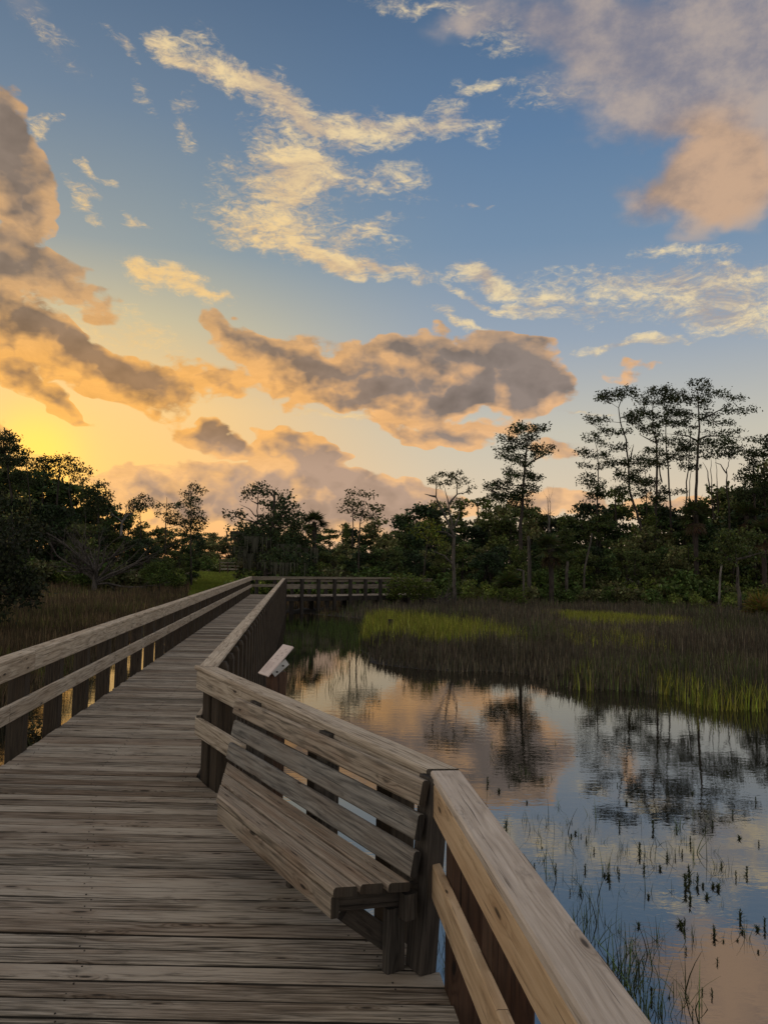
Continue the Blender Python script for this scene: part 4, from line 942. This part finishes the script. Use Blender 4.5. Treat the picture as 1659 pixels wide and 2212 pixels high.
# bare trees
def bare_tree(name, label, Y, x, y, H, spread, seed, rad=.12, levels=4, m='dead', n0=9, up=.35, cat='dead tree', z0=None):
    r = random.Random(seed); base = WY(x, y, Y); gz = float(ground(np.array([base.x]), np.array([Y]))[0]); base.z = gz if z0 is None else z0
    wd_ = Wood()
    def grow(p, d, L, rd, lv):
        pts = [p]; q = p.copy(); dd = d.copy()
        for i in range(4):
            dd = (dd + Vector((r.gauss(0, .16), r.gauss(0, .16), r.gauss(.02, .12)))).normalized(); q = q + dd*L/4; pts.append(q.copy())
        wd_.add(pts, [rd*(1-.6*i/4) for i in range(5)], 5 if lv < 2 else 4)
        if lv < levels:
            for k in range(r.randint(2, 4)):
                i = r.randint(1, 4); nd = (dd + Vector((r.gauss(0, .6), r.gauss(0, .6), r.gauss(.08, .35)))).normalized()
                grow(pts[i], nd, L*r.uniform(.45, .72), rd*(1-.6*i/4)*.6, lv+1)
    wd_.add([base - Vector((0,0,.2)), base + Vector((0,0,H*.12)), base + Vector((.05,0,H*.3))], [rad*1.4, rad*1.15, rad], 8)
    for k in range(n0):
        a = r.uniform(0, 6.28); s = r.uniform(.3, 1)*spread
        d = Vector((math.cos(a)*s, math.sin(a)*s*.6, up*H*r.uniform(.2, 1.2))); L = min(d.length, max(H, spread))*.62
        grow(base + Vector((0, 0, H*r.uniform(.08, .3))), d.normalized(), L, rad*.6, 1)
    root = thing(name, tuple(base), label, cat); link('branches', wd_.mesh('branches', base), M[m], root); return root
bare_tree('dead_tree', 'sprawling leafless grey tree at the edge of the left marsh', 52, 205, 1252, 4.8, 6.4, 5, .15, 4, n0=20, up=.7, m='greybark')
bare_tree('dead_tree', 'small bare treetop showing against the orange sky at left', 57, 262, 1150, 3.2, 2.0, 8, .07, 3, n0=4, up=1.0, z0=4.3)
bare_tree('dead_tree', 'thin bare snag above the wood right of the lone pine', 60, 1186, 1120, 3.4, .7, 9, .05, 2, n0=3, up=1.2, z0=5.2)
bare_tree('dead_tree', 'grey twiggy dead shrub left of the tufted slender tree', 40, 950, 1262, 1.6, 2.2, 14, .06, 3, n0=9, up=.6, m='greybark')

# palmettos: fans of stiff leaflets
def fan_palm(name, label, Y, x, ybase, ycrown, rad, seed, n_f=26, droop=.5, base=(.050,.066,.022), skirt=True, cat='palm tree', group=None):
    g = random.Random(seed); b = WY(x, ybase, Y); gz = float(ground(np.array([b.x]), np.array([Y]))[0]); b.z = max(gz, b.z) if ycrown is None else gz
    top = WY(x, ycrown, Y) if ycrown is not None else b + Vector((0, 0, .15))
    wd_ = Wood(); h = top.z - b.z
    if ycrown is not None: wd_.add([b - Vector((0,0,.2)), b.lerp(top, .35) + Vector((.05,0,0)), b.lerp(top, .7), top], [.17, .15, .15, .16], 8)
    V, Fc, T = [], [], []
    def fan(o, d, L, tf, col):
        s = d.cross(Vector((0, 0, 1))); s = s.normalized() if s.length > .05 else Vector((1, 0, 0)); n_ = s.cross(d).normalized()
        hub = o + d*L*.45; wd_.add([o, hub], [.016, .008], 3)
        for k in range(15):
            a = (k/14 - .5)*3.6; dr = (d*math.cos(a) + s*math.sin(a) + n_*g.uniform(-.08, .12)).normalized(); e = hub + dr*L*.6*g.uniform(.8, 1.05) - Vector((0, 0, abs(math.sin(a))*L*.10 + L*.10))
            wv = dr.cross(n_).normalized()*L*.034; mdl = hub.lerp(e, .45) + n_*L*.02
            i = len(V); V.extend([hub, mdl + wv, e, mdl - wv]); Fc.append((i, i+1, i+2, i+3)); T.append([c*tf*g.uniform(.7, 1.3) for c in col])
    for k in range(n_f):
        a = g.uniform(0, 6.283); t = k/n_f; el_ = 1.25 - t*(1.3 + droop)
        d = Vector((math.cos(a)*math.cos(el_), math.sin(a)*math.cos(el_), math.sin(el_))); fan(top, d, rad*g.uniform(.8, 1.05), g.uniform(.8, 1.25), base)
    if skirt:
        for k in range(10):
            a = g.uniform(0, 6.283); d = Vector((math.cos(a)*.55, math.sin(a)*.55, -1)).normalized(); fan(top - Vector((0,0,.15)), d, rad*g.uniform(.7, .95), g.uniform(.7, 1.1), (.10, .075, .040))
    loc = Vector((b.x, Y, b.z)); root = thing(name, tuple(loc), label, cat, group)
    if len(wd_.v): link('trunk', wd_.mesh('trunk', loc), M['bark'], root)
    link('fronds', np_mesh('fronds', np.array([tuple(v - loc) for v in V]), np.array(Fc), np.array(T)), M['leaf'], root)
    return root
fan_palm('palm_tree', 'palmetto with green fans low in the wood right of the lone pine', 46, 1190, 1285, 1185, 1.25, 1)
fan_palm('palm_tree', 'palmetto with a wide brown skirt of dead fans below the widest pine', 50, 1503, 1300, 1112, 1.45, 2)
fan_palm('palm_tree', 'palmetto right of the brown-skirted one, half behind the bank pine', 52, 1612, 1300, 1115, 1.25, 3)
fan_palm('palm_tree', 'palmetto cut by the right edge of the photo', 48, 1650, 1300, 1155, 1.35, 4)
fan_palm('palm_tree', 'palmetto poking above the trees behind the branch walk', 52, 679, 1240, 1130, 1.15, 5, skirt=False)
fan_palm('palmetto_bush', 'stemless palmetto bush with yellowing fans at the right edge of the marsh', 37, 1648, 1345, None, 1.6, 6, 40, .1, (.20,.18,.05), False, 'palmetto bush')
fan_palm('palmetto_bush', 'green stemless palmetto at the foot of the wood beside the pale stump', 45, 1100, 1272, None, 1.3, 7, 26, .0, (.060,.078,.022), False, 'palmetto bush')
# shrubs with their own look
def shrub(label, Y, x, y, clumps, base, seed, size=.09, name='shrub', dens=.9, group=None, sub=.08):
    return drawn_tree(name, label, Y, [[(x, y), (x + 1, y - 8)], [(x, y), (x - 6, y - 14)]], clumps, base=base, size=size, dens=dens, r0=.05, seed=seed, cat='shrub', depth=.35, group=group, sub=sub)
shrub('bright green shrub hiding the end of the branch walk', 39.5, 885, 1300, [(885,1248,22,14),(862,1262,20,14),(905,1262,24,16),(875,1280,34,14),(915,1284,24,12),(850,1288,14,10),(930,1270,14,10)], (.085,.115,.022), 41)
shrub('bright green bush on the bank below the lone pine', 42, 1108, 1304, [(1105,1278,14,10),(1120,1284,14,10),(1095,1288,14,10),(1110,1294,22,9)], (.090,.125,.022), 42)
shrub('small green bush alone on the marsh left of the bank pine', 41, 1524, 1330, [(1520,1304,9,7),(1530,1312,9,8),(1520,1318,12,8),(1526,1326,10,6)], (.10,.12,.025), 43)
shrub('yellow-green bush above the palmetto at the right edge', 40, 1650, 1330, [(1640,1275,20,12),(1660,1285,24,16),(1640,1295,22,12),(1665,1310,24,16)], (.10,.125,.025), 44)
shrub('rounded green bush at the right end of the left marsh', 47, 345, 1258, [(345,1216,20,12),(330,1228,18,13),(362,1230,18,13),(345,1244,34,12),(378,1248,14,9)], (.060,.090,.018), 45)
shrub('olive low bush between the bright shrub and the slender tree', 41, 1030, 1290, [(1022,1275,12,8),(1035,1282,14,8),(1012,1285,10,6)], (.080,.095,.022), 46)
shrub('low twiggy bush standing in the water behind the left posts', 7.6, 50, 1640, [(48,1598,26,20),(66,1610,20,16),(38,1622,26,18),(60,1630,30,16)], (.040,.042,.018), 47, size=.03, sub=.03)
# pale broken trunks
def stump(label, Y, pts, rad, seed, m='dead', name='broken_tree'):
    wd_ = Wood(); P_ = [WY(x, y, Y) for x, y in pts]; P_[0].z = float(ground(np.array([P_[0].x]), np.array([Y]))[0]) - .1
    wd_.add(P_, [rad*(1-.35*i/(len(P_)-1)) for i in range(len(P_))], 7)
    root = thing(name, tuple(P_[0]), label, 'dead trunk'); link('stem', wd_.mesh('stem', P_[0]), M[m], root); return root
stump('pale broken trunk with a side stub below the lone pine', 43, c3([(1215,1640),(1208,1500),(1205,1380),(1180,1375),(1150,1370)]), .07, 1, 'greybark')
stump('pale smooth trunk at the wood edge right of the broken one', 47, c3([(1255,1500),(1260,1300),(1250,1080)]), .14, 2, 'greybark')
stump('grey trunk standing behind the green palmetto', 48, c3([(1575,1600),(1580,1400),(1590,1300)]), .12, 3, 'greybark')
stump('broken bleached trunk above the bushes left of the wood shade', 48, c4([(60,1800),(70,1600),(120,1380),(130,1315)]), .07, 4, 'greybark')
stump('short leaning bleached snag under the bank pine limbs', 46, c4([(1150,1800),(1165,1640),(1180,1550)]), .07, 5, 'dead')
wd_ = Wood(); q = W(843, 1378, 0); q2 = q + Vector((0, 0, .62)); wd_.add([q - Vector((0,0,.4)), q + Vector((0,0,.3)), q2], [.10, .095, .09], 10)
o_ = link('wooden_stake', wd_.mesh('wooden_stake', q), M['pile']); o_.location = q; tag(o_, 'short dark wooden stake in the shallow water before the green grass', 'stake')

# ---------------- the wood itself: many trees of a few builds
def generic(kind, seed):
    g = np.random.default_rng(seed); r = random.Random(seed); wd_ = Wood(); H = 7.0; cl = []
    if kind == 'broad':
        wd_.add([(0,0,-.3),(.1,0,1.5),(r.uniform(-.4,.4),.1,3.2),(r.uniform(-.6,.6),0,5)], [.17,.14,.11,.06], 7)
        for k in range(22):
            a = r.uniform(0, 6.28); zz = r.uniform(.9, 6.4); m_ = 2.1*math.sqrt(max(.1, 1-((zz-3.4)/3.6)**2))*r.uniform(.35, 1.0)
            c = (math.cos(a)*m_, math.sin(a)*m_*.8, zz); s = r.uniform(.5, .95); cl.append((c, s*1.1, s, s*.62, r.uniform(.6, 1.5)))
            wd_.add(bend((0, 0, min(4.5, zz*.6)), c, .05, r, 4), [.05, .04, .03, .02, .01], 4)
        return wd_, cl, .23, 1.3
    if kind == 'pine':
        wd_.add([(0,0,-.3),(.1,0,2),(r.uniform(-.3,.3),0,4.4),(r.uniform(-.5,.5),0,6.9)], [.14,.12,.09,.03], 7)
        for k in range(20):
            zz = r.uniform(2.6, 6.9); a = r.uniform(0, 6.28); m_ = (.4 + (7.2-zz)*.36)*r.uniform(.3, 1); c = (math.cos(a)*m_, math.sin(a)*m_, zz)
            cl.append((c, .55, .5, .26, r.uniform(.7, 1.4))); wd_.add(bend((0, 0, zz-.25), c, -.04, r, 3), [.035,.028,.02,.01], 4)
        return wd_, cl, .18, 1.2
    wd_.add([(0,0,-.2),(.1,0,.8),(.1,.1,1.4)], [.06,.05,.03], 5)      # bush, 2 m
    for k in range(11):
        a = r.uniform(0, 6.28); m_ = r.uniform(0, 1.25); c = (math.cos(a)*m_, math.sin(a)*m_*.8, r.uniform(.35, 1.8)*(1-m_*.25)); cl.append((c, .55, .5, .38, r.uniform(.65, 1.5)))
        wd_.add([(0, 0, .3), c], [.03, .01], 4)
    return wd_, cl, .17, 1.2
lib = {}
cols = {'broad': [(.036,.058,.018), (.062,.080,.022), (.028,.048,.020), (.075,.082,.030)], 'pine': [(.048,.066,.020), (.070,.092,.022)], 'bush': [(.046,.072,.018), (.085,.110,.024), (.064,.070,.028)]}
for kind, n_ in (('broad', 4), ('pine', 2), ('bush', 3)):
    for i in range(n_):
        wd_, cl, sz, dn = generic(kind, 500+i*7+len(kind)); V, Fc, T = leaves(cl, sz, dn, np.random.default_rng(600+i), (0,0,0), tuple(c*(1.7 if kind == 'bush' else 1.35) for c in cols[kind][i]), sub=.16)
        lib[kind, i] = (wd_.mesh('trunk', Vector((0,0,0))), np_mesh('crown', V, Fc, T))
        lib[kind, i][0].materials.append(M['bark']); lib[kind, i][1].materials.append(M['leaf'])
names = {'broad': 'broadleaf_tree', 'pine': 'young_pine', 'bush': 'undergrowth_bush'}
def plant(kind, i, X, Y, H, label, group, cat, sx=1.0):
    gz = float(ground(np.array([X]), np.array([Y]))[0]); root = thing(names[kind], (X, Y, gz), label, cat, group); s = H/(2.1 if kind == 'bush' else 7.0)
    root.scale = (s*sx, s*sx, s); root.rotation_euler.z = r5.uniform(0, 6.28)
    for nm, me in zip(('trunk', 'crown'), lib[kind, i]):
        o = bpy.data.objects.new(nm, me); COL.objects.link(o); o.parent = root
    return root
r5 = random.Random(77)
sky_line = [(-60,950),(0,962),(60,1004),(120,1012),(180,1030),(240,1075),(300,1100),(350,1135),(400,1140),(440,1140),(470,1150),(525,1150),(560,1130),(640,1110),(690,1135),(740,1140),(800,1128),(850,1104),(900,1082),(960,1066),(1000,1060),(1050,1068),(1110,1068),(1160,1074),(1180,1098),(1230,1100),(1290,1062),(1350,1068),(1420,1072),(1500,1066),(1560,1070),(1600,1020),(1659,980),(1720,960)]
def skyl_(x):
    for (a, ya), (b, yb) in zip(sky_line, sky_line[1:]):
        if a <= x <= b: return ya + (yb-ya)*(x-a)/(b-a)
    return 1050
LBL = {'broad': ('broadleaf tree in the dark mixed wood behind the marsh', 'broadleaf trees of the wood', 'tree'),
       'pine': ('young green pine among the broadleaf trees of the wood', 'young pines of the wood', 'pine tree'),
       'bush': ('leafy bush in the undergrowth along the foot of the wood', 'undergrowth bushes along the wood', 'bush')}
def row(x0, x1, step, Y, frac, kinds, jy=2.5, sx=1.0, cap=None):
    x = x0
    while x < x1:
        xx = x + r5.uniform(-.4, .4)*step; YY = Y + r5.uniform(-jy, jy); top = WY(xx, skyl_(xx), YY); kind = r5.choice(kinds)
        H = (top.z - .3)*frac*r5.uniform(.86, 1.03)
        if kind == 'bush': H = r5.uniform(1.3, 2.6) if cap is None else cap*r5.uniform(.7, 1.1)
        if not (438 < xx < 528 and YY < 120): plant(kind, r5.randrange({'broad': 4, 'pine': 2, 'bush': 3}[kind]), top.x, YY, H, *LBL[kind], sx=sx*r5.uniform(.85, 1.2))
        x += step
row(-60, 405, 30, 66, 1.0, ['broad', 'broad', 'pine']); row(-60, 392, 34, 59, .72, ['broad']); row(-40, 400, 26, 55, 1, ['bush'], 1.5)
row(530, 1720, 34, 66, 1.0, ['broad', 'broad', 'pine']); row(540, 1720, 36, 59, .80, ['broad', 'broad', 'pine']); row(850, 1720, 40, 53, .58, ['broad']); row(540, 860, 34, 51, .75, ['broad']); row(870, 1720, 34, 50, .55, ['broad', 'pine'], 1.5)
row(850, 1700, 24, 49, 1, ['bush'], 1.5); row(540, 850, 28, 47, 1, ['bush'], 1.2); row(870, 1690, 46, 46, 1, ['bush'], 1.2, cap=1.5)
row(420, 545, 14, 150, 1.0, ['broad', 'pine'], 6, 1.2); row(400, 560, 16, 135, .45, ['bush'], 4, cap=3.2)
row(395, 425, 16, 66, .8, ['broad'], 3); row(528, 560, 14, 60, .8, ['broad'], 3)
# far footbridge across the clearing
a, b = WY(478, 1222, 118), WY(540, 1224, 118); a.z = b.z = .95
fb = thing('footbridge', (a.x, a.y, 0), 'small distant wooden footbridge across the green clearing', 'footbridge')
t = Timber(901); t.beam(a, b, 1.8, .12); t.build('deck', M['deck'], fb)
for zz in (1.0, .5):
    t = Timber(902); t.beam(a + Vector((0,-.9,zz)), b + Vector((0,-.9,zz)), .05, .14); t.build('rail', M['farrail'], fb)
L = (b-a).length; k = 0
while k*1.2 < L:
    q = a.lerp(b, k*1.2/L); t = Timber(910+k); t.post(q.x, q.y-.95, -.3, q.z+1.0, .12, .12); t.build('post', M['redpost'], fb); k += 1
# ------------------------------------------------------------------ render settings
cy = scene.cycles
cy.max_bounces = 5; cy.diffuse_bounces = 2; cy.glossy_bounces = 3; cy.transmission_bounces = 2; cy.transparent_max_bounces = 4
cy.use_denoising = True
